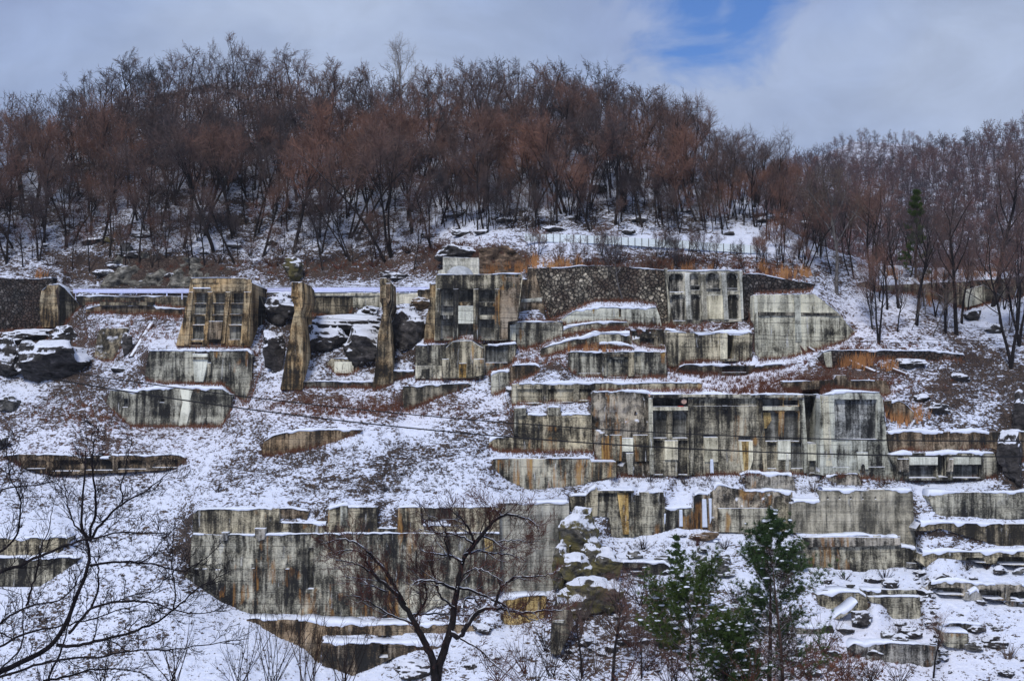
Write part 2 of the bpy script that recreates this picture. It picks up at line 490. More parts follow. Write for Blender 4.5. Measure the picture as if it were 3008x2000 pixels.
M['needle'] = twigmat('pine_needles', [(0.022, 0.046, 0.020), (0.036, 0.070, 0.026), (0.058, 0.10, 0.032), (0.09, 0.13, 0.036), (0.15, 0.16, 0.05)], 0.2)
M['needle2'] = twigmat('light_pine_needles', [(0.02, 0.042, 0.010), (0.035, 0.065, 0.014), (0.055, 0.09, 0.018), (0.08, 0.11, 0.02), (0.11, 0.12, 0.03)], 0.2)
M['straw'] = twigmat('straw_grass', [(0.22, 0.10, 0.045), (0.32, 0.15, 0.06), (0.42, 0.20, 0.08), (0.50, 0.28, 0.12), (0.6, 0.4, 0.2)], 0)
M['redgrass'] = twigmat('red_brown_grass', [(0.07, 0.03, 0.02), (0.11, 0.045, 0.028), (0.16, 0.065, 0.038), (0.20, 0.09, 0.05), (0.26, 0.13, 0.08)], 0)
M['browngrass'] = twigmat('grey_brown_grass', [(0.03, 0.024, 0.022), (0.05, 0.038, 0.032), (0.08, 0.058, 0.048), (0.12, 0.085, 0.07), (0.17, 0.13, 0.11)], 0)
M['disc'] = flat('pink_disc', (0.45, 0.30, 0.24), 0.6, 0.15)
M['redpaint'] = flat('red_paint', (0.35, 0.02, 0.015), 0.6)
M['ice'] = flat('icicle_ice', (0.62, 0.68, 0.80), 0.25, 0.1, 3)
M['dome'] = flat('pale_dome', (0.42, 0.44, 0.46), 0.6, 0.35, 2, snow=False)
M['timber'] = flat('rusty_brown_beam', (0.08, 0.045, 0.035), 0.9, 0.4, 3, snow=True)

# ------------------------------------------------------------------ the ruin: every wall, tower and block
WALLS = []
def wall(name, label, poly, mat='grey', T=1.4, batter=0.05, cap=0.22, rec=(), parts=(), free=False, yaw=0.0, cat='wall',
         group=None, rough=0.10, D=None, base=None, step=3.5, proudD=0.0, zrough=None):
    WALLS.append(dict(name=name, label=label, poly=poly, mat=mat, T=T, batter=batter, cap=cap, rec=list(rec), parts=list(parts), free=free,
                      yaw=yaw, cat=cat, group=group, rough=rough, D=D, base=base, step=step, proudD=proudD, idx=len(WALLS), zrough=zrough))
    return WALLS[-1]
def r4(k, *rs):
    out = []
    for q in rs:
        out.append((*cr(k, *q[:4]), q[4], q[5] if len(q) > 5 else 0))
    return out
def box(k, x0, y0, x1, y1):
    return c(k, (x0, y0), (x1, y0), (x1, y1), (x0, y1))

# --- upper left
wall('rubble_wall', 'dark rubble stone retaining wall at the far left end of the road', c('A', (-900, 300), (-80, 338), (300, 350), (450, 335), (500, 700), (505, 760), (-80, 795), (-900, 800)), 'stonedark', cap=0.12)
wall('concrete_buttress', 'ochre streaked concrete buttress against the dark rubble wall at the far left', c('A', (350, 450), (418, 392), (502, 392), (508, 757), (360, 760), (325, 640)), 'ochre', T=2.0, cat='buttress', proudD=-0.8, free=True, D='rubble')
wall('wing_wall', 'triangular dark wing wall with a snowy sloping top beside the ochre buttress', c('A', (500, 392), (560, 430), (690, 575), (620, 650), (530, 755), (506, 757)), 'dark', yaw=2.5, cap=0.15)
wall('retaining_wall', 'dark low retaining wall directly under the white guardrail left of the three bay tower', c('A', (645, 492), (1630, 494), (1600, 600), (1310, 560), (870, 545), (700, 560)), 'dark', cap=0.2)
wall('concrete_ledge', 'brown stained ledge wall with a stepped snowy cap below the left guardrail', c('A', (730, 600), (860, 572), (1310, 574), (1330, 595), (1575, 600), (1560, 665), (1320, 642), (870, 630), (740, 612)), 'brown',
     parts=[('coping', c('A', (855, 545), (1315, 545), (1310, 575), (860, 575)), 0.35, 'dark')])
wall('tilted_slab', 'smooth dark tilted slab half buried in the snowy slope left of the towers', c('A', (835, 800), (870, 768), (1090, 760), (1085, 800), (1010, 975), (960, 1040), (880, 1045), (805, 990)), 'dark', cap=0.0, batter=0.45, cat='slab')
# --- tower with three bays
wall('side_block', 'dark tapering side block leaning on the right flank of the three bay tower', c('A', (2145, 455), (2200, 460), (2262, 620), (2235, 850), (2200, 990), (2120, 930)), 'dark', T=5, free=True, D='tower1', proudD=2.2, yaw=2.5, cat='block', cap=0.15)
tb = [(1655, 458, 1770, 552, 0.9), (1817, 458, 1925, 552, 1.3), (1970, 458, 2080, 552, 1.3),
      (1652, 560, 1758, 645, 0.45), (1812, 560, 1918, 650, 0.7), (1962, 560, 2072, 645, 0.45),
      (1645, 662, 1750, 735, 0.8), (1808, 655, 1915, 705, 1.2), (1955, 655, 2066, 735, 0.8),
      (1632, 745, 1740, 862, 0.6), (1945, 745, 2058, 862, 0.6), (1775, 862, 1885, 915, 0.6), (1625, 885, 1728, 912, 0.5)]
wall('three_bay_tower', 'ochre concrete tower with three columns of deep recessed bays, left of the two pillars', c('A', (1500, 915), (1560, 700), (1605, 470), (1630, 338), (2090, 338), (2150, 380), (2140, 600), (2130, 922)), 'ochre', T=7.5,
     batter=0.09, cat='tower', free=True, cap=0.12, rec=r4('A', *tb),
     parts=[('top_band', c('A', (1634, 345), (2145, 352), (2142, 385), (1630, 380)), 0.10, 'ochre'),
            ('pilaster', c('A', (1617, 458), (1652, 458), (1610, 905), (1572, 905)), 0.18, 'ochre'),
            ('pilaster', c('A', (1773, 458), (1814, 458), (1765, 905), (1738, 905)), 0.18, 'ochre'),
            ('pilaster', c('A', (1928, 458), (1968, 458), (1918, 900), (1888, 900)), 0.18, 'ochre'),
            ('pilaster', c('A', (2084, 458), (2142, 458), (2105, 900), (2055, 900)), 0.18, 'ochre'),
            ('infill_block', c('A', (1788, 708), (1905, 708), (1890, 862), (1772, 862)), 0.35, 'brown'),
            ('snow_ledge', c('A', (1655, 422), (1800, 422), (1800, 430), (1655, 430)), 0.4, 'snow')])
wall('stepped_block', 'large stained concrete block with a snowy top directly below the three bay tower', c('A', (1235, 1185), (1272, 958), (2110, 958), (2155, 990), (2145, 1200), (2100, 1392), (2000, 1335), (1900, 1240), (1400, 1228), (1250, 1200)), 'grey', T=6,
     cap=0.3, cat='block', parts=[('patch_buttress', c('A', (1650, 985), (1778, 985), (1775, 1080), (1740, 1225), (1665, 1225)), 0.35, 'panel'),
                                  ('ledge', c('A', (1645, 1010), (1785, 1010), (1785, 1035), (1645, 1035)), 0.55, 'grey'),
                                  ('stub', c('A', (1775, 1060), (1808, 1060), (1800, 1170), (1780, 1170)), 0.3, 'grey')])
wall('flank_wall', 'dark sloping flank running back from the stepped block below the three bay tower', c('A', (2150, 972), (2245, 1052), (2130, 1382), (2095, 1392)), 'dark', yaw=3.5, T=1.2, D='steppedblock', free=True, cap=0.2)
wall('stepped_block', 'lowest stained block of the left stack, split by a pale vertical patch', c('E', (905, 225), (945, 132), (1100, 140), (1530, 112), (1900, 125), (1975, 172), (1965, 300), (1885, 440), (1500, 440), (1110, 432), (1000, 330)), 'grey', T=5, cap=0.35, cat='block',
     rec=r4('E', (1358, 205, 1405, 235, 0.6), (1045, 205, 1090, 275, 0.5)),
     parts=[('pale_patch', c('E', (1535, 118), (1652, 118), (1620, 220), (1628, 300), (1590, 438), (1525, 438), (1545, 300), (1560, 240)), 0.08, 'panel')])
wall('half_buried_wall', 'long half buried lens shaped wall with small square niches on the open left slope', c('E', (30, 692), (170, 675), (650, 690), (670, 708), (780, 708), (785, 686), (845, 686), (850, 708), (940, 710), (945, 685), (1540, 685), (1592, 708), (1500, 780), (1400, 800), (800, 832), (520, 848), (400, 840), (240, 790)), 'brown', cap=0.2, batter=0.0,
     rec=r4('E', (230, 728, 392, 800, 0.5, 1), (440, 728, 682, 820, 0.5, 1), (722, 728, 960, 815, 0.5, 1), (1000, 728, 1245, 805, 0.5, 1), (1292, 728, 1522, 790, 0.5, 1)))
wall('buried_wall_end', 'thin curved sliver of brown concrete in the middle of the open snow slope', c('O', (768, 1322), (775, 1296), (800, 1280), (870, 1264), (980, 1262), (1062, 1262), (1000, 1288), (930, 1308), (800, 1334), (770, 1334)), 'brown', cap=0.25)
wall('buried_wall', 'upper of two low walls behind the branches at the lower left edge', c('E', (-900, 1395), (-60, 1392), (590, 1385), (560, 1440), (480, 1535), (-60, 1535), (-900, 1540)), 'grey', cap=0.3)
wall('buried_wall', 'lower of two low walls behind the branches at the lower left edge', c('H', (-900, 622), (-60, 622), (612, 618), (560, 660), (430, 750), (310, 830), (-60, 838), (-900, 840)), 'grey', cap=0.35)
# --- guardrail embankment, middle
wall('embankment_wall', 'pale concrete road edge running behind the two pillars', c('B', (240, 470), (455, 492), (990, 492), (1240, 492), (1530, 490), (1530, 463), (240, 463)), 'white', cap=0.12, free=True, D='embank', T=0.8)
wall('embankment_panel', 'clean pale grey panel between the two pillars under the guardrail', c('B', (978, 465), (1232, 465), (1230, 597), (978, 575)), 'white', cap=0.0, cat='wall')
wall('embankment_panel', 'pale grey panel right of the second pillar under the guardrail', c('B', (1340, 465), (1530, 465), (1532, 540), (1340, 565)), 'white', cap=0.1)
wall('dark_retaining_wall', 'dark stained wall between the first pillar and the pale panel', c('B', (600, 492), (978, 492), (978, 580), (940, 660), (800, 670), (620, 645)), 'dark', cap=0.1)
wall('brown_pier', 'brown concrete pier between the pale panel and the six bay tower', c('B', (1532, 440), (1640, 430), (1625, 560), (1540, 590)), 'brown', cap=0.15)
# --- two pillars
wall('flared_pillar', 'tall tapering ochre pillar with a flared head, left one of the pair', c('B', (453, 372), (552, 372), (560, 500), (552, 560), (528, 640), (535, 700), (546, 800), (552, 1000), (542, 1302), (358, 1287), (405, 1010), (440, 800), (464, 690), (480, 620), (470, 560), (450, 500)), 'ochre', T=5.0, free=True, cat='pillar', cap=0.1, batter=0.05,
     parts=[('head_rib', c('B', (515, 380), (550, 372), (556, 590), (540, 600), (515, 540)), 0.25, 'ochre'),
            ('head_band', c('B', (456, 498), (552, 505), (552, 512), (456, 506)), 0.12, 'brown')])
wall('flared_pillar', 'tall grey and ochre pillar with white lime stains at its foot, right one of the pair', c('B', (1208, 335), (1262, 335), (1264, 350), (1302, 380), (1306, 520), (1296, 580), (1276, 640), (1284, 700), (1298, 800), (1315, 980), (1318, 1235), (1140, 1287), (1165, 1150), (1190, 830), (1215, 710), (1234, 630), (1226, 580), (1208, 520)), 'ochre', T=5.0, free=True, cat='pillar', cap=0.1, batter=0.05,
     parts=[('head_rib', c('B', (1262, 385), (1300, 385), (1300, 520), (1280, 560), (1262, 520)), 0.25, 'brown'),
            ('head_band', c('B', (1212, 505), (1302, 505), (1302, 512), (1212, 512)), 0.12, 'brown')])
wall('small_block', 'small rounded block with a pale square face between the two pillars', c('B', (760, 1060), (795, 1022), (1035, 1027), (1032, 1110), (920, 1162), (830, 1152)), 'grey', T=2, cat='block', cap=0.35,
     parts=[('pale_face', box('B', 820, 1052, 985, 1150), 0.08, 'panel')])
wall('low_wall', 'dark low wall joining the feet of the two pillars', c('B', (548, 1218), (1147, 1220), (1140, 1270), (548, 1262)), 'dark', cap=0.2)
wall('low_wall', 'short dark wall right of the right pillar foot', c('B', (1322, 1122), (1500, 1125), (1495, 1165), (1325, 1200)), 'dark', cap=0.2)
# --- tower two
wall('tower_flank', 'tan outer flank strip on the left edge of the six bay tower', c('B', (1632, 378), (1690, 378), (1680, 872), (1580, 874), (1600, 700), (1640, 500)), 'ochre', T=3, free=True, D='tower2', proudD=0.8, cat='wall', cap=0.2)
t2 = [(1722, 433, 1835, 575, 1.0), (1880, 433, 2005, 545, 1.0), (2050, 433, 2188, 545, 1.0), (1722, 582, 1835, 655, 0.5), (2050, 580, 2188, 655, 0.8),
      (1722, 690, 1835, 852, 0.6), (2050, 690, 2188, 852, 0.7), (1878, 730, 2005, 855, 0.9)]
wall('six_bay_tower', 'broad stained tower with nine recessed bays and a pale centre panel, beside the brown buttress', c('B', (1672, 872), (1685, 312), (2330, 303), (2420, 304), (2425, 345), (2385, 705), (2300, 720), (2305, 870)), 'grey', T=7.0, free=True, D='tower2', cat='tower', cap=0.14, batter=0.03,
     rec=r4('B', *t2), parts=[('centre_panel', box('B', 1876, 577, 2006, 728), 0.12, 'panel'),
                              ('pilaster', c('B', (1690, 433), (1722, 433), (1718, 870), (1678, 870)), 0.14, 'grey'),
                              ('pilaster', c('B', (1835, 433), (1878, 433), (1874, 865), (1832, 865)), 0.14, 'grey'),
                              ('pilaster', c('B', (2006, 433), (2048, 433), (2044, 865), (2004, 865)), 0.14, 'grey'),
                              ('pilaster', c('B', (2188, 433), (2228, 433), (2224, 865), (2186, 865)), 0.14, 'grey'),
                              ('ochre_side', c('B', (2232, 330), (2415, 335), (2380, 700), (2300, 712), (2298, 860), (2232, 862)), 0.05, 'brown'),
                              ('lintel', c('B', (1878, 545), (2005, 545), (2005, 572), (1878, 572)), 0.05, 'ochre'),
                              ('lintel', c('B', (2050, 545), (2188, 545), (2188, 572), (2050, 572)), 0.0, 'ochre'),
                              ('lintel', c('B', (2050, 655), (2188, 655), (2188, 688), (2050, 688)), 0.0, 'grey'),
                              ('lintel', c('B', (1722, 655), (1835, 655), (1835, 688), (1722, 688)), 0.0, 'grey')])
wall('base_wall', 'hump topped wall below the six bay tower with a squared centre block', c('B', (1508, 1195), (1512, 915), (1765, 905), (1830, 868), (1900, 860), (2000, 865), (2090, 905), (2330, 905), (2380, 900), (2360, 990), (2330, 1080), (2110, 1150), (2060, 1192)), 'grey', T=3, cap=0.35,
     rec=r4('B', (2105, 915, 2300, 1060, 0.5)),
     parts=[('centre_block', c('B', (1772, 935), (1830, 880), (1990, 872), (2090, 935), (2090, 1192), (1772, 1192)), 0.5, 'grey'),
            ('lower_block', c('B', (1742, 1030), (1800, 1030), (1800, 1192), (1742, 1192)), 0.9, 'grey'),
            ('lower_block', c('B', (2010, 1030), (2098, 1030), (2098, 1165), (2010, 1185)), 0.9, 'grey'),
            ('ochre_stain', c('B', (1885, 1065), (1950, 1065), (1945, 1190), (1885, 1190)), 0.55, 'yellow'),
            ('lime_patch', c('B', (1512, 1085), (1735, 1085), (1735, 1195), (1512, 1195)), 0.05, 'white')])
wall('low_wall', 'tapering streaked wall below the hump topped wall', c('B', (1400, 1462), (1406, 1262), (1650, 1250), (1975, 1235), (1900, 1275), (1700, 1350), (1480, 1445)), 'dark', T=2.0, cap=0.4)
# --- brown buttress and big rubble wall
wall('battered_buttress', 'tapering brown concrete buttress against the left end of the great rubble wall', c('C', (355, 712), (384, 352), (436, 348), (440, 250), (486, 250), (502, 300), (565, 540), (612, 702)), 'brown', T=3, free=True, D='rubble2', proudD=-1.0, cat='buttress', cap=0.1, batter=0.08,
     parts=[('lime_band', c('C', (385, 520), (552, 505), (560, 540), (380, 545)), 0.1, 'white')])
wall('rubble_wall', 'great diamond set rubble stone wall in the centre, between buttress and arcade', c('C', (480, 255), (800, 245), (900, 235), (1040, 230), (1300, 243), (1610, 275), (1640, 750), (1560, 740), (1540, 560), (1300, 530), (1000, 530), (800, 620), (620, 700)), 'stone', cap=0.10, batter=0.10)
wall('edge_pier', 'thin dark upright pier between the great rubble wall and the arcade', c('C', (1605, 258), (1628, 255), (1650, 560), (1690, 750), (1640, 760), (1630, 500)), 'grey', T=1.5, free=True, D='rubble2', proudD=-0.5, cat='pier', cap=0.05)
wall('terrace_wall', 'pale terrace wall with two ochre drips below the great rubble wall', c('C', (700, 705), (790, 645), (850, 612), (1000, 590), (1535, 588), (1560, 660), (1578, 742), (1300, 742), (1290, 705), (760, 722)), 'pale', cap=0.3,
     parts=[('rust_drip', c('C', (1213, 594), (1232, 594), (1230, 670), (1215, 670)), 0.04, 'yellow'), ('rust_drip', c('C', (985, 592), (1010, 592), (1000, 640), (990, 640)), 0.04, 'yellow')])
wall('terrace_wall', 'wall with a pale corner pilaster right below the brown buttress', c('C', (282, 870), (283, 712), (530, 712), (735, 708), (730, 825), (560, 892), (400, 940), (340, 920)), 'grey', cap=0.12,
     parts=[('pilaster', box('C', 283, 740, 334, 876), 0.3, 'panel'), ('pilaster', box('C', 520, 715, 552, 890), 0.1, 'grey')])
wall('terrace_wall', 'short curved step wall, second step under the great rubble wall', c('C', (722, 828), (728, 775), (900, 737), (1060, 715), (1295, 715), (1300, 768), (1100, 770), (900, 795)), 'grey', cap=0.25)
wall('terrace_wall', 'long curved step wall sweeping down to the left, third step under the great rubble wall', c('C', (545, 1008), (548, 938), (800, 872), (1010, 815), (1310, 812), (1325, 895), (1030, 912), (800, 935), (640, 985)), 'grey', cap=0.35)
wall('terrace_lip', 'thin arched lip of concrete with snow on it, between two curved steps', c('C', (1028, 925), (1040, 890), (1150, 888), (1250, 910), (1345, 933), (1180, 936)), 'dark', cap=0.35)
wall('broken_wall', 'dark broken wall with ragged hollows left of the deep slit wall', c('C', (1300, 772), (1600, 768), (1612, 940), (1480, 920), (1390, 900), (1328, 872)), 'dark', cap=0.2, rough=0.3,
     rec=r4('C', (1400, 850, 1520, 915, 0.6), (1325, 800, 1350, 860, 0.4)))
wall('pier_wall', 'wall of piers and a shallow pale niche in the centre of the terraces', c('C', (782, 1100), (786, 965), (1050, 970), (1300, 966), (1612, 967), (1628, 1180), (1300, 1182), (1100, 1178), (950, 1172), (860, 1155)), 'grey', cap=0.15,
     rec=r4('C', (870, 985, 1060, 1150, 0.2), (1110, 1030, 1292, 1180, 0.3), (1345, 985, 1400, 1170, 0.2)),
     parts=[('pier', box('C', 1294, 968, 1342, 1180), 0.35, 'grey'), ('pier', box('C', 1070, 975, 1108, 1175), 0.15, 'grey'), ('lintel', box('C', 1080, 985, 1290, 1012), 0.2, 'dark')])
wall('terrace_wall', 'long low wall with three shallow panels left of the rough tall block', c('C', (298, 1415), (300, 1238), (1000, 1233), (1900, 1230), (1922, 1240), (1920, 1292), (1050, 1296), (990, 1372), (600, 1395)), 'grey', cap=0.2,
     rec=r4('C', (345, 1285, 560, 1402, 0.3), (610, 1285, 826, 1395, 0.3), (875, 1285, 978, 1380, 0.3)),
     parts=[('corner_pier', box('C', 300, 1240, 340, 1415), 0.2, 'grey')])
wall('wedge_block', 'squat weathered block with a snowy sloping top left of the low panelled wall', c('C', (122, 1160), (140, 1145), (286, 1128), (284, 1280), (165, 1325), (125, 1315)), 'grey', T=3, cat='block', cap=0.3)
wall('wedge_block', 'leaning brown wedge behind the squat weathered block', c('C', (286, 1240), (288, 1085), (500, 1077), (545, 1100), (500, 1150), (430, 1185)), 'brown', T=3, cat='block', cap=0.2)
# --- arcade
ar = [(1640, 300, 1768, 455, 0.6, 1), (1816, 296, 1902, 400, 0.6, 2), (1950, 292, 2080, 425, 0.6, 2), (2126, 292, 2236, 425, 0.6, 2), (1818, 405, 1908, 440, 0.9, 0), (2130, 425, 2236, 445, 0.5, 0),
      (1650, 478, 1782, 700, 0.55, 1), (1828, 478, 1915, 697, 0.55, 1), (2140, 478, 2245, 690, 0.55, 1), (1955, 430, 2085, 452, 0.5, 0)]
wall('arcade_wall', 'tall pale arcade of two tiers with round headed bays, right of the great rubble wall', c('C', (1650, 480), (1625, 282), (1630, 278), (2262, 273), (2285, 480), (2305, 690), (2150, 702), (1970, 704), (1680, 735)), 'white', T=3.5, cat='tower', cap=0.12,
     rec=r4('C', *ar), parts=[('closed_panel', c('C', (1955, 486), (2098, 486), (2110, 690), (1966, 690)), 0.10, 'panel'),
                              ('pilaster', c('C', (1772, 300), (1814, 300), (1834, 702), (1792, 702)), 0.22, 'white'),
                              ('pilaster', c('C', (1906, 300), (1948, 300), (1968, 700), (1924, 700)), 0.22, 'white'),
                              ('pilaster', c('C', (2083, 300), (2125, 300), (2148, 700), (2110, 700)), 0.22, 'white'),
                              ('pilaster', c('C', (2240, 278), (2263, 278), (2300, 692), (2258, 692)), 0.22, 'white')])
wall('slit_wall', 'streaked wall with a deep black slit and a rounded left corner below the arcade', c('C', (1612, 780), (1690, 795), (1710, 803), (2080, 806), (2330, 800), (2352, 808), (2352, 1030), (2100, 1032), (1740, 1060), (1722, 1122), (1632, 1095)), 'grey', T=3, cap=0.3,
     rec=r4('C', (2140, 822, 2196, 1030, 2.0)), parts=[('corner_column', box('C', 1618, 800, 1715, 1095), 0.35, 'grey'), ('pale_pier', box('C', 2075, 806, 2138, 1030), 0.12, 'panel')])
wall('low_wall', 'long dark low wall with a snowy top below the slit wall', c('C', (1712, 1130), (1725, 1103), (1772, 1077), (2090, 1077), (2330, 1084), (2630, 1075), (2730, 1055), (2600, 1105), (2400, 1135), (2200, 1150), (1850, 1150)), 'dark', cap=0.25, rec=r4('C', (2095, 1090, 2300, 1140, 0.6)))
wall('rubble_wall', 'small dark rubble wall tapering to the right beside the arcade', c('D', (222, 272), (320, 268), (420, 290), (600, 325), (762, 350), (740, 385), (700, 402), (500, 415), (300, 424), (292, 560), (236, 602)), 'stonedark', cap=0.12)
wall('stained_wall', 'broad pale wall with a rough horizontal band and a ragged right end, right of the arcade', c('D', (290, 610), (296, 428), (600, 424), (760, 424), (860, 500), (950, 572), (1000, 640), (1072, 712), (1010, 762), (960, 792), (760, 850), (560, 905), (330, 922), (322, 730)), 'pale', T=2.5, cap=0.08,
     parts=[('pilaster', c('D', (602, 428), (648, 428), (660, 790), (612, 790)), 0.15, 'pale'), ('pilaster', c('D', (297, 432), (322, 432), (330, 910), (305, 910)), 0.15, 'pale'),
            ('rough_band', c('D', (330, 562), (940, 572), (955, 592), (330, 590)), 0.14, 'dark')])
wall('rubble_wall', 'low dark rubble wall with one pale end, right of the stained wall', c('D', (795, 905), (820, 868), (870, 853), (1240, 855), (1680, 858), (1900, 890), (1912, 915), (1700, 912), (1270, 912), (1000, 940), (880, 1005), (840, 985)), 'stonedark', cap=0.2,
     parts=[('pale_end', c('D', (822, 872), (885, 862), (895, 985), (845, 985)), 0.15, 'pale')])
wall('long_wall', 'long straight thin retaining wall on the upper right with orange grass on its top', c('D', (1195, 362), (1480, 350), (2000, 322), (2400, 285), (3300, 240), (3300, 520), (2400, 425), (2060, 500), (1920, 545), (1720, 470), (1480, 420), (1240, 400)), 'dark', cap=0.12,
     parts=[('pale_panel', c('D', (1895, 400), (2048, 355), (2060, 490), (1910, 530)), 0.2, 'panel')])
wall('stub_wall', 'short dark stub of wall where the snowy track meets the long thin wall', c('D', (1078, 350), (1100, 335), (1192, 325), (1205, 355), (1195, 380), (1085, 375)), 'dark', cap=0.1, T=1.0)
wall('low_wall', 'brown wall hidden behind red grass above the main facade', c('D', (515, 1092), (840, 1082), (905, 1075), (930, 1040), (1000, 1040), (1015, 1082), (1305, 1085), (1345, 1180), (1280, 1200), (900, 1130), (520, 1150)), 'brown', cap=0.12)
wall('low_wall', 'small brown wall tucked behind the top right corner of the main facade', c('D', (1290, 1235), (1400, 1235), (1450, 1260), (1520, 1330), (1500, 1400), (1310, 1362)), 'brown', cap=0.3)
# --- main row
wall('crenellated_wall', 'stained wall with square stubs on its top left of the rough tall block', c('F', (105, 560), (140, 540), (315, 528), (319, 280), (421, 276), (425, 340), (520, 350), (604, 345), (606, 275), (714, 275), (717, 338), (980, 338), (992, 655), (450, 655), (200, 650), (110, 605)), 'grey', T=2, cap=0.28, rough=0.16,
     parts=[('stub', c('F', (322, 282), (420, 280), (420, 345), (350, 350), (350, 525), (320, 515)), 0.25, 'grey'), ('stub', box('F', 608, 280, 712, 345), 0.12, 'grey')])
wall('rust_wall', 'rust streaked wall with a ground line rising to the right, below the crenellated wall', c('F', (130, 735), (140, 718), (300, 713), (960, 712), (975, 740), (1192, 740), (1192, 862), (1100, 885), (1000, 908), (700, 962), (520, 975), (420, 977), (250, 890), (155, 800)), 'rusty', T=2, cap=0.15,
     parts=[('rusty_end', c('F', (975, 742), (1188, 742), (1188, 862), (1000, 905), (950, 915)), 0.15, 'rusty')])
wall('rough_block', 'tall rough grey block with rust stains at the left end of the main facade', c('F', (985, 250), (986, 150), (1100, 142), (1300, 140), (1450, 150), (1484, 160), (1484, 858), (1195, 862), (1010, 712), (992, 500), (975, 300)), 'rough', T=4, cat='block', cap=0.2, rough=0.35,
     parts=[('lower_apron', c('F', (1065, 512), (1235, 512), (1235, 735), (1065, 735)), 0.30, 'rusty'), ('lower_apron', c('F', (1330, 512), (1460, 512), (1470, 740), (1330, 740)), 0.3, 'rusty'),
            ('closed_window', box('F', 1238, 538, 1332, 655), 0.45, 'panel'), ('lime_flow', c('F', (1270, 665), (1335, 665), (1330, 850), (1290, 850)), 0.4, 'white'),
            ('corner_bracket', c('F', (1450, 150), (1480, 148), (1480, 195), (1455, 195)), 0.3, 'disc')])
gx = lambda v: 2100 + v / 2.598
mr = r4('F', (1492, 207, 1800, 272, 2.2), (1497, 308, 1628, 540, 0.8, 1), (1670, 308, 1800, 540, 0.8, 1), (1935, 512, 2050, 530, 0.5), (1510, 560, 1590, 850, 0.25), (1722, 560, 1800, 850, 0.3), (1845, 210, 2320, 268, 0.12)) + \
     r4('G', (362, 188, 520, 240, 1.2), (525, 195, 640, 235, 0.6), (368, 275, 488, 505, 0.5, 1), (530, 275, 642, 505, 0.5, 1), (178, 470, 278, 500, 0.6), (478, 470, 575, 498, 0.5), (680, 165, 800, 520, 2.2), (400, 520, 470, 715, 0.3), (582, 520, 675, 715, 0.35), (720, 655, 800, 750, 0.5), (0, 185, 320, 236, 0.12))
wall('main_facade', 'long stained main facade with arched niches, pale closed openings and a dark vertical slot', c('F', (1484, 858), (1484, 172)) + c('G', (672, 150), (800, 152), (805, 752), (300, 750), (0, 757)), 'grey', T=4, cat='facade', cap=0.25, rough=0.07, batter=0.03, rec=mr,
     parts=[('cornice', c('F', (1486, 170), (1800, 168), (2330, 168), (2330, 190), (1800, 192), (1486, 198)), 0.45, 'grey'), ('cornice', c('G', (5, 158), (672, 154), (672, 176), (5, 178)), 0.45, 'grey'),
            ('pilaster', c('F', (1466, 200), (1498, 200), (1508, 850), (1478, 850)), 0.3, 'pale'), ('pilaster', c('F', (1804, 200), (1842, 200), (1852, 850), (1812, 850)), 0.2, 'grey'),
            ('transom', c('F', (1492, 274), (1804, 274), (1804, 306), (1492, 306)), 0.12, 'pale'), ('pilaster', box('F', 1630, 308, 1668, 540), 0.05, 'grey'),
            ('closed_opening', box('F', 1602, 560, 1716, 727), 0.18, 'panel'), ('closed_opening', c('F', (1936, 532), (2056, 532), (2060, 745), (1944, 745)), 0.12, 'panel'),
            ('closed_opening', c('G', (178, 502), (286, 502), (290, 650), (262, 735), (205, 735), (190, 650)), 0.15, 'panel'), ('rust_streak', c('G', (200, 505), (256, 505), (252, 735), (220, 735)), 0.19, 'yellow'),
            ('closed_opening', box('G', 478, 500, 576, 650), 0.15, 'panel'), ('yellow_patch', c('G', (374, 290), (430, 290), (438, 350), (400, 410), (374, 415)), -0.38, 'yellow'),
            ('closed_opening', box('G', 705, 526, 826, 656), 0.15, 'panel'), ('transom', c('G', (360, 243), (642, 243), (642, 272), (360, 272)), 0.14, 'pale'),
            ('pilaster', c('G', (640, 180), (676, 180), (716, 750), (676, 750)), 0.2, 'pale'), ('pilaster', box('G', 490, 275, 528, 510), 0.05, 'grey'), ('pilaster', c('G', (322, 180), (358, 180), (400, 745), (370, 745)), 0.14, 'grey'),
            ('sign_disc', [(2009 + 8.0 * math.cos(a * math.pi / 8), 1179 + 8.0 * math.sin(a * math.pi / 8)) for a in range(16)], 0.16, 'disc'),
            ('red_remnant', c('F', (1720, 266), (1765, 266), (1765, 274), (1720, 274)), 0.1, 'redpaint'),
            ('white_drip', c('G', (540, 600), (556, 610), (565, 748), (535, 748)), 0.25, 'white'), ('white_drip', c('F', (1990, 720), (2015, 720), (2020, 840), (1990, 840)), 0.25, 'ice'),
            ('bracket', c('G', (50, 236), (90, 236), (88, 270), (55, 270)), 0.35, 'dark')])
wall('facade_block', 'pale framed block with one large square recess at the right end of the main facade', c('G', (800, 752), (802, 156), (900, 150), (920, 137), (1252, 134), (1280, 180), (1300, 350), (1322, 560), (1330, 610), (1392, 700), (1395, 790), (1200, 790)), 'pale', T=4, cat='block', cap=0.25, proudD=-0.5,
     rec=r4('G', (915, 190, 1240, 492, 0.5), (895, 500, 1025, 705, 0.12), (1170, 500, 1300, 705, 0.12)),
     parts=[('closed_opening', c('G', (1080, 592), (1164, 592), (1168, 722), (1095, 722)), 0.15, 'panel'), ('rust_hole', c('G', (1112, 690), (1125, 675), (1140, 690), (1145, 750), (1108, 750)), 0.17, 'brown'),
            ('corner_post', c('G', (803, 160), (862, 160), (895, 700), (850, 700)), 0.12, 'pale')])
wall('retaining_wall', 'brown streaked wall running right from the pale framed block', c('G', (1318, 438), (1450, 435), (2300, 435), (3300, 420), (3300, 700), (2300, 640), (2120, 545), (1800, 560), (1332, 572)), 'brown', cap=0.3)
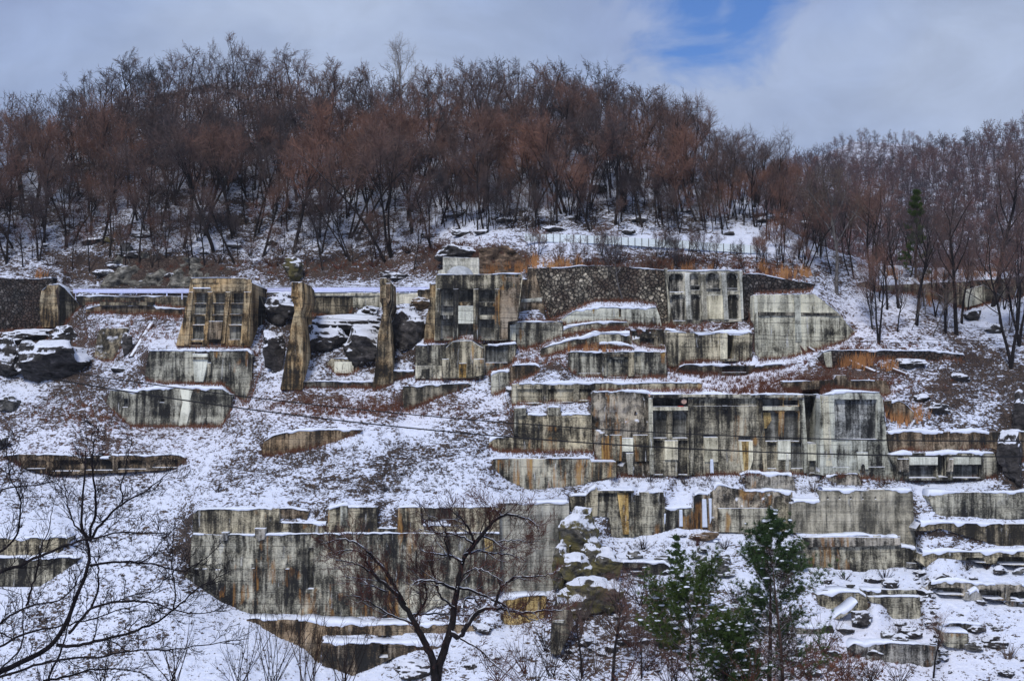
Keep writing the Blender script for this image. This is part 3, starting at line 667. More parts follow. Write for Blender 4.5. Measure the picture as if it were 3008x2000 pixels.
wall('niche_wall', 'low wall with two bright overhanging niches at the right below the brown wall', c('G', (1340, 612), (1450, 592), (1700, 595), (2130, 600), (2160, 690), (2165, 782), (1800, 795), (1390, 795), (1385, 700)), 'grey', T=2, cap=0.3, batter=0.0,
     rec=r4('G', (1482, 700, 1690, 785, 0.9), (1815, 690, 2030, 785, 0.9), (1705, 615, 1775, 780, 1.5)),
     parts=[('pale_niche_head', box('G', 1480, 628, 1698, 688), 0.1, 'panel'), ('pale_niche_head', box('G', 1810, 628, 2030, 684), 0.1, 'panel'), ('broken_pier', c('G', (1385, 640), (1470, 640), (1475, 745), (1400, 740)), 0.35, 'rough'), ('broken_pier', c('G', (1780, 640), (1812, 640), (1808, 740), (1775, 740)), 0.3, 'rough')])
wall('broken_block', 'left broken block lying in the snow just below the main facade', c('G', (198, 765), (260, 752), (350, 755), (362, 766), (590, 764), (615, 872), (400, 874), (240, 880), (205, 800)), 'rough', T=2, cat='block', cap=0.3, rough=0.3)
wall('broken_block', 'small broken block lying in the snow below the right end of the main facade', c('G', (852, 780), (900, 770), (950, 757), (1092, 755), (1118, 842), (940, 846), (900, 820)), 'rough', T=2, cat='block', cap=0.3, rough=0.25)
# --- lower right wall group
wall('lower_wall', 'dark grey corner wall above the mossy rocks, left end of the lower row', c('J', (968, 262), (970, 148), (1100, 145), (1140, 100), (1180, 75), (1192, 110), (1192, 290), (1150, 300), (1060, 270)), 'grey', T=2.5, cap=0.3)
wall('lower_wall', 'lower row wall with a bright orange vertical streak', c('J', (1188, 290), (1190, 106), (1465, 104), (1475, 450), (1300, 462), (1280, 300)), 'grey', T=2.5, cap=0.2, proudD=-0.3,
     parts=[('orange_streak', c('J', (1340, 118), (1425, 118), (1430, 440), (1385, 440)), 0.05, 'yellow'), ('coping', box('J', 1188, 104, 1468, 122), 0.25, 'grey')])
wall('lower_wall', 'grey lower row wall right of the orange streaked one', c('J', (1474, 452), (1472, 138), (1512, 136), (1515, 114), (1696, 114), (1706, 240), (1706, 415), (1600, 440)), 'grey', T=2.5, cap=0.2)
wall('lower_wall', 'sunken section of the lower row with icicles under a funnel of snow', c('J', (1706, 415), (1706, 238), (1830, 242), (1945, 236), (1925, 150), (1975, 120), (2050, 130), (2070, 400), (1900, 395), (1800, 378)), 'grey', T=2.5, cap=0.3,
     parts=[('icicle', c('J', (1815, 250), (1838, 250), (1842, 380), (1815, 380)), 0.25, 'ice'), ('icicle', c('J', (1990, 170), (2020, 170), (2030, 385), (1992, 385)), 0.25, 'ice'), ('icicle', c('J', (2040, 165), (2062, 165), (2060, 330), (2050, 360)), 0.25, 'ice'), ('icicle', c('J', (1698, 280), (1712, 280), (1706, 360), (1700, 360)), 0.25, 'ice')])
wall('lower_wall', 'broken topped rough section of the lower row behind the pine top', c('J', (2050, 400), (2050, 130), (2110, 62), (2290, 95)) + c('K', (215, 112), (420, 108), (566, 112), (570, 420), (540, 430), (300, 430), (0, 425)), 'rough', T=2.5, cap=0.3, rough=0.3,
     parts=[('lower_face', c('K', (0, 240), (425, 235), (425, 425), (0, 420)), 0.3, 'grey'), ('pier', c('K', (430, 112), (565, 112), (568, 420), (435, 420)), 0.3, 'grey')])
wall('lower_wall', 'large smooth lower row wall with five square holes near its top', c('K', (566, 415), (568, 205), (600, 190), (790, 188), (796, 106), (1164, 104), (1168, 94), (1480, 100), (1495, 116), (1512, 400), (1528, 560), (1400, 532), (1395, 462), (1000, 440)), 'formed', T=2.5, cap=0.3,
     rec=r4('K', (840, 155, 853, 170, 0.5), (930, 155, 942, 170, 0.5), (1017, 155, 1029, 170, 0.5), (1110, 155, 1122, 170, 0.5), (1205, 155, 1217, 170, 0.5)))
wall('lower_wall', 'lowest stepped wall with a broken band, right of the pine', c('K', (640, 700), (650, 480), (800, 455), (1200, 450), (1390, 460), (1402, 530), (1515, 545), (1562, 645), (1568, 705), (1430, 690), (1250, 705), (1100, 722), (900, 700), (700, 692)), 'grey', T=2.5, cap=0.3, rough=0.14,
     parts=[('upper_band', c('K', (650, 462), (1000, 455), (1392, 466), (1398, 520), (1000, 535), (680, 535)), 0.3, 'rough'), ('broken_footing', c('K', (1445, 655), (1565, 660), (1568, 705), (1440, 690)), 0.4, 'rough')])
# --- far right terraces
wall('terrace_wall', 'grey wall with a ragged left end, topmost of the right hand terraces', c('K', (1615, 150), (1630, 128), (1760, 115), (2050, 118), (2400, 115), (3200, 115), (3200, 320), (2400, 312), (2100, 316), (1900, 300), (1690, 290), (1650, 220)), 'grey', T=2, cap=0.3, rough=0.15)
wall('terrace_wall', 'dark wall with its foot sloping down to the right, second of the right hand terraces', c('K', (1525, 400), (1560, 355), (1690, 352), (2000, 358), (2400, 360), (3200, 365), (3200, 560), (2400, 527), (2150, 515), (1900, 440), (1700, 380), (1640, 400)), 'dark', T=2, cap=0.35)
wall('beam_terrace', 'concrete deck with black openings beneath, third of the right hand terraces', c('K', (1555, 640), (1565, 592), (1700, 575), (2130, 575), (2400, 570), (3200, 570), (3200, 690), (2400, 672), (2050, 652), (1880, 625), (1700, 608), (1600, 680)), 'grey', T=2, cap=0.35,
     rec=r4('K', (1905, 622, 2065, 655, 1.5, 1), (2145, 615, 2400, 672, 1.5, 1)))
wall('beam_terrace', 'broken deck beam on leaning stubs, fourth of the right hand terraces', c('K', (1600, 850), (1640, 800), (2000, 815), (2400, 822), (3200, 830), (3200, 960), (2400, 945), (2120, 930), (2000, 905), (1850, 900), (1640, 882)), 'rough', T=2, cap=0.35, rough=0.3,
     rec=r4('K', (1660, 855, 1890, 900, 0.9, 1), (2010, 870, 2190, 930, 1.2, 1), (2240, 880, 2400, 945, 1.2, 1)))
wall('deck_stub', 'snow capped triangular stub under the broken deck beam at the right', c('K', (1900, 945), (1915, 890), (1985, 850), (2035, 915), (2035, 948), (1960, 952)), 'rough', T=1.5, free=True, cat='block', cap=0.25, rough=0.2)
wall('deck_stub', 'snow capped stub nearest the right edge under the broken deck beam', c('K', (2190, 960), (2230, 925), (2300, 935), (2345, 975), (2320, 1000), (2240, 995)), 'rough', T=1.5, free=True, cat='block', cap=0.25, rough=0.2)
wall('square_block', 'square stained block standing alone at the lower right', c('K', (1735, 1255), (1735, 1190), (1925, 1200), (1932, 1310), (1840, 1316), (1755, 1302)), 'grey', T=2.5, free=True, cat='block', cap=0.3)
wall('low_wall', 'thin broken wall just above the lone square block at the lower right', c('K', (1712, 1125), (1850, 1118), (2035, 1128), (2032, 1165), (1900, 1188), (1728, 1178)), 'rough', T=1.5, cap=0.3)
wall('hollow_wall', 'cracked wall with a jagged hollow left of the right hand path', c('K', (1155, 918), (1300, 916), (1552, 920), (1562, 1085), (1500, 1092), (1330, 1080), (1300, 1000), (1250, 960), (1165, 945)), 'grey', T=2, cap=0.12)
wall('low_wall', 'low snowy ledge wall above the cracked hollow wall', c('K', (1110, 868), (1200, 862), (1520, 863), (1535, 912), (1160, 912)), 'grey', T=1.5, cap=0.4)
wall('rounded_block', 'big rounded block with a thick snow cushion right of the pine', c('K', (765, 905), (900, 888), (1080, 884), (1145, 925), (1158, 1010), (1090, 1060), (900, 1010), (780, 990)), 'grey', T=3, cat='block', cap=0.45)
wall('low_wall', 'lowest layered wall at the bottom right beyond the pine', c('K', (1000, 1310), (1040, 1278), (1300, 1275), (1680, 1290), (1690, 1395), (1690, 1420), (1620, 1452), (1400, 1420), (1000, 1375)), 'rough', T=2, cap=0.35, rough=0.25)
# --- lower left great wall
wall('great_lower_wall', 'great stained wall with a curved lower left corner behind the central tree', c('I', (118, 762), (150, 720), (165, 442), (900, 440), (1600, 430), (2345, 428)) + c('J', (436, 428), (442, 900), (200, 900)) + c('I', (1800, 1082), (1400, 1072), (1100, 1066), (850, 1052), (620, 1048), (400, 950), (260, 855)), 'grey', T=3, cap=0.15, batter=0.06, rough=0.16,
     rec=r4('I', (245, 665, 280, 705, 0.25), (345, 672, 382, 712, 0.25), (185, 670, 215, 705, 0.25), (625, 665, 650, 700, 0.3), (885, 670, 915, 705, 0.25), (1055, 545, 1100, 860, 0.3)),
     parts=[('ochre_area', c('J', (320, 470), (390, 470), (385, 580), (330, 590)), 0.04, 'yellow')])
wall('upper_tier_wall', 'set back upper tier with gaps standing on the great lower wall', c('I', (168, 438), (178, 288), (212, 250), (835, 240), (838, 345), (1210, 362), (1212, 245), (1310, 222), (1325, 212), (1362, 214), (1366, 232), (1586, 230), (1590, 395), (1745, 395), (1750, 235), (1920, 232), (1928, 370), (2160, 378), (2165, 235), (2345, 230)) + c('J', (436, 232), (436, 425)), 'grey', T=1.5, cap=0.2, rough=0.12,
     parts=[('white_pier', box('I', 1308, 218, 1362, 380), 0.15, 'pale'), ('broken_ledge', c('I', (660, 388), (745, 388), (735, 470), (690, 488), (665, 450)), 0.7, 'rough'), ('broken_ledge', c('I', (405, 420), (460, 420), (450, 480), (415, 485)), 0.6, 'rough')])
wall('back_wall_piece', 'curved bottomed wall piece seen through the gap in the upper tier', c('I', (838, 300), (838, 242), (935, 240), (1000, 255), (1060, 262), (1050, 320), (990, 300), (930, 315)), 'brown', T=0.8, cap=0.15)
wall('back_wall_piece', 'streaked wall piece behind the snow filled gap near the right end of the upper tier', c('I', (1925, 300), (1930, 235), (2150, 235), (2140, 295), (2080, 320), (1980, 322)), 'dark', T=0.8, cap=0.15)
wall('formed_wall', 'pale board marked wall with a grid of joints between the great lower wall and the mossy rocks', c('J', (436, 880), (436, 235), (430, 205), (700, 200), (970, 198), (972, 262), (935, 400), (900, 560), (862, 700), (850, 868), (700, 880)), 'formed', T=2.5, cap=0.2, proudD=-0.2)
wall('yellow_block', 'yellow stained block under snow at the foot of the board marked wall', c('J', (468, 935), (600, 912), (770, 908), (800, 915), (778, 1080), (600, 1128), (470, 1132)), 'yellow', T=2.5, cat='block', cap=0.3)
wall('footing_wall', 'dark footing wall stepping down below the great lower wall', c('I', (585, 1092), (640, 1085), (1040, 1092), (1200, 1125), (1850, 1132), (2350, 1130), (2350, 1182), (2000, 1200), (1162, 1208), (1152, 1442), (1030, 1312), (880, 1252), (760, 1180), (650, 1120)), 'brown', T=2.5, cap=0.3, rough=0.2)
wall('footing_wall', 'lowest brown footing wall behind the shrubs left of the central tree', c('I', (1165, 1435), (1168, 1268), (1600, 1272), (2100, 1285), (2090, 1310), (1900, 1320), (1700, 1380), (1580, 1440), (1400, 1522), (1290, 1482)), 'brown', T=2.5, cap=0.35, rough=0.15,
     rec=r4('I', (1605, 1290, 1670, 1385, 0.9)))
wall('standing_pillar', 'short tapering stone pillar with a snow cap, standing alone right of the central tree', c('J', (830, 1355), (845, 1060), (882, 958), (955, 958), (1000, 1058), (1002, 1150), (960, 1240), (900, 1362)), 'dark', T=1.6, free=True, cat='pillar', cap=0.2, rough=0.15,
     parts=[('lime_band', c('J', (845, 1098), (935, 1098), (925, 1120), (845, 1112)), 0.05, 'white')])
wall('low_wall', 'dark low wall with a black gap right of the mossy rocks', c('J', (1370, 668), (1400, 655), (1700, 662), (1760, 700), (1700, 742), (1540, 735), (1380, 700)), 'dark', T=1.5, cap=0.3, rec=r4('J', (1390, 700, 1530, 725, 0.9)))
wall('fallen_slab', 'slanting fallen slab with snow on it right of the pine', c('K', (885, 1085), (1080, 952), (1078, 1000), (930, 1092)), 'grey', T=2.2, free=True, cat='slab', cap=0.3)
wall('low_wall', 'half buried wall strip behind the pine branches', c('K', (-250, 1150), (0, 1135), (300, 1140), (700, 1145), (880, 1140), (895, 1180), (600, 1200), (-240, 1190)), 'dark', T=1.5, cap=0.3)
wall('tunnel_block', 'square pale concrete block behind the dome above the six bay tower', c('B', (1705, 275), (1745, 265), (1745, 160), (2052, 165), (2052, 330), (1705, 330)), 'white', T=2, cap=0.0, free=True, D='tower2', proudD=6, cat='block')
wall('cliff_face', 'bare layered grey rock cliff above the left guardrail', c('A', (860, 400), (905, 320), (960, 200), (1010, 140), (1160, 115), (1340, 135), (1500, 160), (1700, 170), (1800, 210), (2010, 270), (2030, 320), (1640, 338), (1610, 415), (870, 420)), 'cliffgrey', T=2, cap=0.0, batter=0.5, rough=0.9, cat='cliff', step=5)
wall('cliff_face', 'tan layered rock cliff above the brown buttress in the centre', c('B', (2052, 300), (2052, 170), (2120, 110)) + c('C', (20, 90), (140, 70), (250, 60), (330, 100), (420, 180), (420, 250), (380, 300), (10, 302)), 'clifftan', T=2, cap=0.0, batter=0.5, rough=0.5, cat='cliff', step=5)

# ------------------------------------------------------------------ depth of the hillside
xs = np.concatenate([np.arange(-1500, -300, 40), np.arange(-300, 3320, 6), np.arange(3320, 4600, 40)]).astype(float)
ys = np.arange(96, 2070, 6).astype(float)
NX, NY = len(xs), len(ys)
GX, GY = np.meshgrid(xs, ys)
RIDGE = [(-1500, 700), (-900, 560), (-300, 540), (0, 490), (100, 455), (200, 365), (400, 285), (650, 235), (850, 245), (1050, 325), (1200, 350), (1400, 318), (1650, 310), (1900, 395), (2060, 480), (2180, 560),
         (2250, 615), (2330, 680), (2450, 735), (2600, 775), (3000, 800), (3900, 820), (4600, 820)]
ridge = np.interp(xs, *zip(*RIDGE))

def colspan(poly, x):
    """lowest and highest image row of an x-monotone polygon at column x"""
    p = np.array(poly)
    q = np.roll(p, -1, 0)
    x = np.atleast_1d(x).astype(float)
    lo = np.full(len(x), 1e9)
    hi = np.full(len(x), -1e9)
    for (x0, y0), (x1, y1) in zip(p, q):
        if abs(x1 - x0) < 1e-6:
            x1 = x0 + 1e-6 * (1 if x1 >= x0 else -1)
        a, b = min(x0, x1), max(x0, x1)
        mk = (x >= a) & (x <= b)
        y = y0 + (y1 - y0) * (x[mk] - x0) / (x1 - x0)
        lo[mk] = np.minimum(lo[mk], y)
        hi[mk] = np.maximum(hi[mk], y)
    return lo, hi

wid = np.full((NY, NX), -1)
for w in WALLS:
    if w['free'] and w['name'] not in ():
        continue
    lo, hi = colspan(w['poly'], xs)
    mk = (GY >= lo[None, :]) & (GY <= hi[None, :])
    wid[mk] = w['idx']
slope = np.full((NY, NX), 0.62)
slope[GY > 1450] = 0.50
hillw = np.clip((840 - GY) / 60, 0, 1)
slope = slope * (1 - hillw) + 0.74 * hillw
road = (GY > 836) & (GY < 858) & (GX > -400) & (GX < 1285)
slope[road] = 0.24
slope[(GX > 2250) & (GY < 950)] = 0.42
g = (6.0 / F) / np.maximum(slope - (HY - GY) / F, 0.06)
gv = 0.5 * (g[:-1] + g[1:])
wv = np.ones((NY - 1, NX))
same = (wid[:-1] == wid[1:]) & (wid[1:] >= 0)
gv[same] = 0.0
wv[same] = 6.0
dx = np.diff(xs)
wh = np.tile(0.30 * (6.0 / dx)[None, :] ** 2 * (dx[None, :] / 6.0), (NY, 1))
sameh = (wid[:, :-1] == wid[:, 1:]) & (wid[:, 1:] >= 0)
wh[sameh] = 25.0
wh[(GY[:, :-1] < 800)] *= 2.0

def solve(u, extra_w, extra_t, it):
    def A(v):
        r = extra_w * v
        d_ = (v[:-1] - v[1:]) * wv
        r[:-1] += d_
        r[1:] -= d_
        e_ = (v[:, :-1] - v[:, 1:]) * wh
        r[:, :-1] += e_
        r[:, 1:] -= e_
        return r
    b = extra_w * extra_t
    t_ = gv * wv
    b = b.copy()
    b[:-1] += t_
    b[1:] -= t_
    diag = extra_w.copy()
    diag[:-1] += wv
    diag[1:] += wv
    diag[:, :-1] += wh
    diag[:, 1:] += wh
    r = b - A(u)
    z = r / diag
    p = z.copy()
    rz = (r * z).sum()
    for k in range(it):
        Ap = A(p)
        al = rz / (p * Ap).sum()
        u = u + al * p
        r = r - al * Ap
        z = r / diag
        rz2 = (r * z).sum()
        if rz2 < 1e-9:
            break
        p = z + (rz2 / rz) * p
        rz = rz2
    return u
u0 = np.zeros((NY, NX))
u0[:-1] = np.cumsum(gv[::-1], 0)[::-1]
u0 = np.log(88.0) + u0
# even out the start: lateral mean of the integrated column
ew = np.zeros((NY, NX))
et = np.zeros((NY, NX))
ew[-1] = 0.02
et[-1] = np.log(88.0)
u1 = solve(u0, ew, et, 900)
def wdepth(w, px, py):
    """depth of the front of wall w where it is seen at (px, py)"""
    x0, x1 = w['bx']
    dd = w['D0'] + w['yaw'] * np.clip((np.asarray(px, float) - x0) / (x1 - x0), -0.5, 1.5)
    k = (w['by'] - np.asarray(py, float)) / F
    # height above the foot = k * depth ; lean back by batter
    return dd / (1 - w['batter'] * k)
for w in WALLS:
    p = np.array(w['poly'])
    w['bx'] = (p[:, 0].min(), p[:, 0].max())
    w['by'] = p[:, 1].max()
    if w['cat'] == 'cliff': w['proudD'] = -1.0
    if not w['free']:
        mk = wid == w['idx']
        if mk.sum() < 2:
            i = np.argmin(abs(xs - p[:, 0].mean())); j = np.argmin(abs(ys - p[:, 1].mean()))
            D0 = float(np.exp(u1[j, i]))
        else:
            D0 = float(np.exp(u1[mk].mean()))
        w['D0'] = D0 - w['yaw'] * 0.5 - w['batter'] * 0.5 * (p[:, 1].max() - p[:, 1].min()) / F * D0 + w['proudD']
ew2 = ew.copy()
et2 = et.copy()
for w in WALLS:
    if w['free']:
        continue
    mk = wid == w['idx']
    ew2[mk] = 400.0
    offs = np.full(mk.sum(), 0.30)
    for (a_, b_, e_, f_, dep_, ar_) in w['rec']:
        if dep_ < 0.2: continue
        q_ = (GX[mk] > a_ - 7) & (GX[mk] < e_ + 7) & (GY[mk] > b_ - 7) & (GY[mk] < f_ + 7)
        offs[q_] = np.maximum(offs[q_], dep_ + 0.6)
    et2[mk] = np.log(wdepth(w, GX[mk], GY[mk]) + offs)
u2 = solve(u1, ew2, et2, 700)
DG = np.exp(u2)
def samp(px, py, grid=None):
    grid = DG if grid is None else grid
    px = np.clip(np.asarray(px, float), xs[0], xs[-1] - 1e-3)
    py = np.clip(np.asarray(py, float), ys[0], ys[-1] - 1e-3)
    i = np.clip(np.searchsorted(xs, px, side='right') - 1, 0, NX - 2)
    j = np.clip(((py - ys[0]) / 6.0).astype(int), 0, NY - 2)
    fx = (px - xs[i]) / (xs[i + 1] - xs[i])
    fy = (py - ys[j]) / 6.0
    return (grid[j, i] * (1 - fx) * (1 - fy) + grid[j, i + 1] * fx * (1 - fy) + grid[j + 1, i] * (1 - fx) * fy + grid[j + 1, i + 1] * fx * fy)
def gpt(px, py):
    d_ = float(samp(px, py))
    return unp(px, py, d_)
def footD(w):
    p = np.array(w['poly'])
    xx = np.linspace(p[:, 0].min() + 2, p[:, 0].max() - 2, 9)
    lo, hi = colspan(w['poly'], xx)
    hi = np.where(hi > w['by'] - 40, hi, w['by'])
    return float(np.min(samp(xx, np.minimum(hi + 4, 2060))))
t1 = [w for w in WALLS if w['name'] == 'three_bay_tower'][0]
sb = [w for w in WALLS if w['name'] == 'stepped_block'][0]
rb = [w for w in WALLS if w['name'] == 'rubble_wall']
for w in WALLS:
    if w['free']:
        w['D0'] = footD(w)
t1['D0'] = max(t1['D0'], sb['D0'] + 1.0)
t2w = [w for w in WALLS if w['name'] == 'six_bay_tower'][0]
for w in WALLS:
    if w['free']:
        if w['D'] == 'tower1': w['D0'] = t1['D0']
        if w['D'] == 'tower2': w['D0'] = t2w['D0']
        if w['D'] == 'steppedblock': w['D0'] = sb['D0']
        if w['D'] == 'rubble': w['D0'] = rb[0]['D0']
        if w['D'] == 'rubble2': w['D0'] = rb[1]['D0']
        if w['D'] == 'embank': w['D0'] = [q for q in WALLS if q['name'] == 'embankment_panel'][0]['D0'] - 0.1
        w['D0'] += w['proudD']


# ------------------------------------------------------------------ ground sheet
PX3 = (GX - CX) / F * DG
PZ3 = (HY - GY) / F * DG
near_wall = (wid >= 0).astype(float)
for k in range(3):
    q = near_wall.copy()
    q[1:] = np.maximum(q[1:], near_wall[:-1] * 0.75); q[:-1] = np.maximum(q[:-1], near_wall[1:] * 0.75)
    q[:, 1:] = np.maximum(q[:, 1:], near_wall[:, :-1] * 0.75); q[:, :-1] = np.maximum(q[:, :-1], near_wall[:, 1:] * 0.75)
    near_wall = q
nb = fbm(PX3 * 0.28, DG * 0.28, PZ3 * 0.5, 3, 11) * 0.55 + fbm(PX3 * 1.1, DG * 1.1, PZ3 * 1.6, 2, 31) * 0.22
hillf = np.clip((760 - GY) / 100, 0, 1)
nb = nb * (1 + 1.2 * hillf)
DGn = DG + nb * (1 - np.clip(near_wall, 0, 1))
V = np.stack([(GX - CX) / F * DGn, DGn, (HY - GY) / F * DGn], -1)
# beyond the ridge the ground falls away behind it
rj = np.clip(np.searchsorted(ys, ridge), 14, NY - 2)
for i in range(NX):
    j0 = rj[i]
    base = V[j0, i].copy()
    kk = np.arange(j0)[::-1] + 1
    V[:j0, i, 0] = base[0] * (1 + 0.008 * kk)
    V[:j0, i, 1] = base[1] + 3.0 * kk
    V[:j0, i, 2] = base[2] - 0.9 * kk - 0.02 * kk ** 2
top = np.maximum(rj - 13, 0)
# valley floor between the camera and the foot of the ruin
rows = []
last = V[-1]
zprof = [(0, -1.75), (6, -2.6), (14, -6.5), (26, -11.5), (42, -16.5), (60, -21.0), (74, -23.6), (84, -24.2)]
fr_ = [0.97, 0.92, 0.85, 0.75, 0.64, 0.53, 0.42, 0.32, 0.22, 0.14, 0.08, 0.04, 0.0, -0.06, -0.14]
for f in fr_:
    yy = last[:, 1] * f
    zz = np.interp(yy, *zip(*zprof))
    zz = np.minimum(zz, last[:, 2] - 0.05 + 0 * zz) if f > 0.5 else zz
    rr = np.stack([last[:, 0] * (1.0 + 0.0 * f), yy, zz + fbm(last[:, 0] * 0.15, yy * 0.15, 0, 2, 5) * 0.8 * (1 if 0.1 < f < 0.9 else 0)], -1)
    rows.append(rr)
Vall = np.concatenate([V, np.stack(rows)], 0)
NR = Vall.shape[0]
idx = np.arange(NR * NX).reshape(NR, NX)
quad = np.stack([idx[1:, :-1], idx[1:, 1:], idx[:-1, 1:], idx[:-1, :-1]], -1)
jj = np.arange(NR - 1)[:, None]
keep = (jj >= np.maximum(top[:-1], top[1:])[None, :])
faces = quad[keep]
# bare / red-brown ground, painted as cover (leaf litter, dead grass), per place
BARE = [(400, 640, 900, 130, 0.62), (600, 790, 800, 62, 1.05), (1350, 770, 260, 50, 1.05), (560, 846, 760, 22, 1.0), (1850, 772, 360, 50, 0.98), (2300, 800, 200, 45, 0.7), (1600, 650, 300, 60, 0.62), (2000, 650, 250, 60, 0.6), (2030, 640, 130, 45, 0.75),
        (2850, 1100, 260, 170, 0.62), (2650, 930, 200, 60, 0.5), (2450, 1110, 220, 45, 0.95), (2360, 900, 120, 50, 0.7), (2200, 1180, 350, 22, 0.4), (1000, 975, 260, 90, 1.1), (110, 1030, 190, 90, 1.1), (420, 960, 200, 100, 0.55),
        (350, 1220, 450, 120, 0.72), (1000, 1180, 330, 60, 0.60), (1650, 1080, 200, 40, 0.50), (1750, 960, 400, 30, 0.85), (200, 1480, 260, 60, 0.35), (1100, 1380, 350, 90, 0.42), (2600, 1410, 250, 30, 0.5),
        (800, 1390, 900, 130, 0.42), (2100, 930, 330, 30, 0.9), (2980, 1250, 80, 200, 1.0), (1980, 1850, 330, 130, 1.0), (2300, 1960, 500, 90, 0.75), (1500, 1900, 200, 80, 0.3), (240, 850, 260, 40, 0.6), (3000, 1960, 300, 60, 0.3)]
REDS = [(2300, 1130, 330, 50, 1.0), (1950, 780, 400, 40, 0.45), (1850, 990, 420, 60, 0.9), (1000, 1190, 400, 50, 0.7), (700, 800, 700, 60, 0.22), (350, 1270, 350, 90, 0.4), (330, 1000, 330, 80, 0.35), (1450, 980, 150, 60, 0.8), (2450, 960, 250, 70, 0.8), (2300, 1950, 400, 120, 0.9), (2650, 1000, 300, 80, 0.25), (1350, 760, 250, 50, 0.6)]
def field(lst):
    r = np.zeros((NY, NX))
    for a, b_, rx, ry, am in lst:
        r = np.maximum(r, am * np.exp(-(((GX - a) / rx) ** 2 + ((GY - b_) / ry) ** 2) * 0.7))
    return np.clip(r, 0, 1.1)
bare = field(BARE)
bare = np.maximum(bare, 0.20 + 0 * bare)
bare = np.where(GY < 560, np.maximum(bare, 0.45), bare)
bare[(GY > 1440) & (GX > 1850)] -= 0.12
bare[GY > 1880] = np.maximum(bare[GY > 1880], 0.2)
red = field(REDS)
bare_all = np.concatenate([bare, np.full((len(rows), NX), 0.35)], 0)
red_all = np.concatenate([red, np.full((len(rows), NX), 0.2)], 0)
go = mesh_np('hillside', Vall.reshape(-1, 3), faces, M['ground'], smooth=True)
tag(go, kind='structure')
for nm, ar_ in (('bare', bare_all), ('red', red_all)):
    at = go.data.attributes.new(nm, 'FLOAT', 'POINT')
    at.data.foreach_set('value', ar_.astype(np.float32).ravel())

# far hills, each a sheet of ground of its own
def farhill(name, rdg, ybot, d0, d1, x0, x1, seed, bare=0.5):
    hx = np.arange(x0, x1, 14.0)
    hn = 46
    rr = np.interp(hx, *zip(*rdg))
    T_ = np.linspace(0, 1, hn)[:, None]
    py = ybot + (rr[None, :] - ybot) * T_
    dd = d0 * (d1 / d0) ** (T_ ** 1.1) + 0 * py
    X = (hx[None, :] - CX) / F * dd
    dd = dd + fbm(X * 0.03, dd * 0.03, py * 0.01, 3, seed) * 10
    X = (hx[None, :] - CX) / F * dd
    Z = (HY - py) / F * dd
    v = np.stack([X + 0 * dd, dd, Z], -1)
    back = v[-1:].copy()
    bs = []
    for k in range(1, 7):
        b_ = back.copy(); b_[..., 1] += 14 * k; b_[..., 2] -= 4 * k + k * k; bs.append(b_)
    # carry the foot down below the near ground
    ft = v[:1].copy(); ft[..., 1] -= 40; ft[..., 2] -= 30
    v = np.concatenate([ft, v] + bs, 0)
    n, m_ = v.shape[:2]
    ii = np.arange(n * m_).reshape(n, m_)
    fc = np.stack([ii[:-1, :-1], ii[:-1, 1:], ii[1:, 1:], ii[1:, :-1]], -1).reshape(-1, 4)
    o = mesh_np(name, v.reshape(-1, 3), fc, M['ground'], smooth=True)
    at = o.data.attributes.new('bare', 'FLOAT', 'POINT')
    at.data.foreach_set('value', np.full(n * m_, bare, np.float32))
    at = o.data.attributes.new('red', 'FLOAT', 'POINT')
    at.data.foreach_set('value', np.full(n * m_, 0.2, np.float32))
    tag(o, kind='structure')
    return dict(hx=hx, py=py, d=dd)
hillB = farhill('right_hill', [(1900, 760), (2150, 620), (2250, 545), (2343, 505), (2428, 498), (2490, 510), (2566, 515), (2655, 495), (2744, 466), (2856, 448), (2900, 425), (3008, 405), (3900, 260), (4600, 220)], 900, 270, 520, 1900, 4600, 3, 0.7)
hillC = farhill('far_hill', [(1800, 700), (2200, 560), (2300, 510), (2410, 458), (2508, 415), (2633, 422), (2731, 432), (2860, 450), (3400, 560)], 760, 700, 900, 1800, 3400, 4, 0.5)

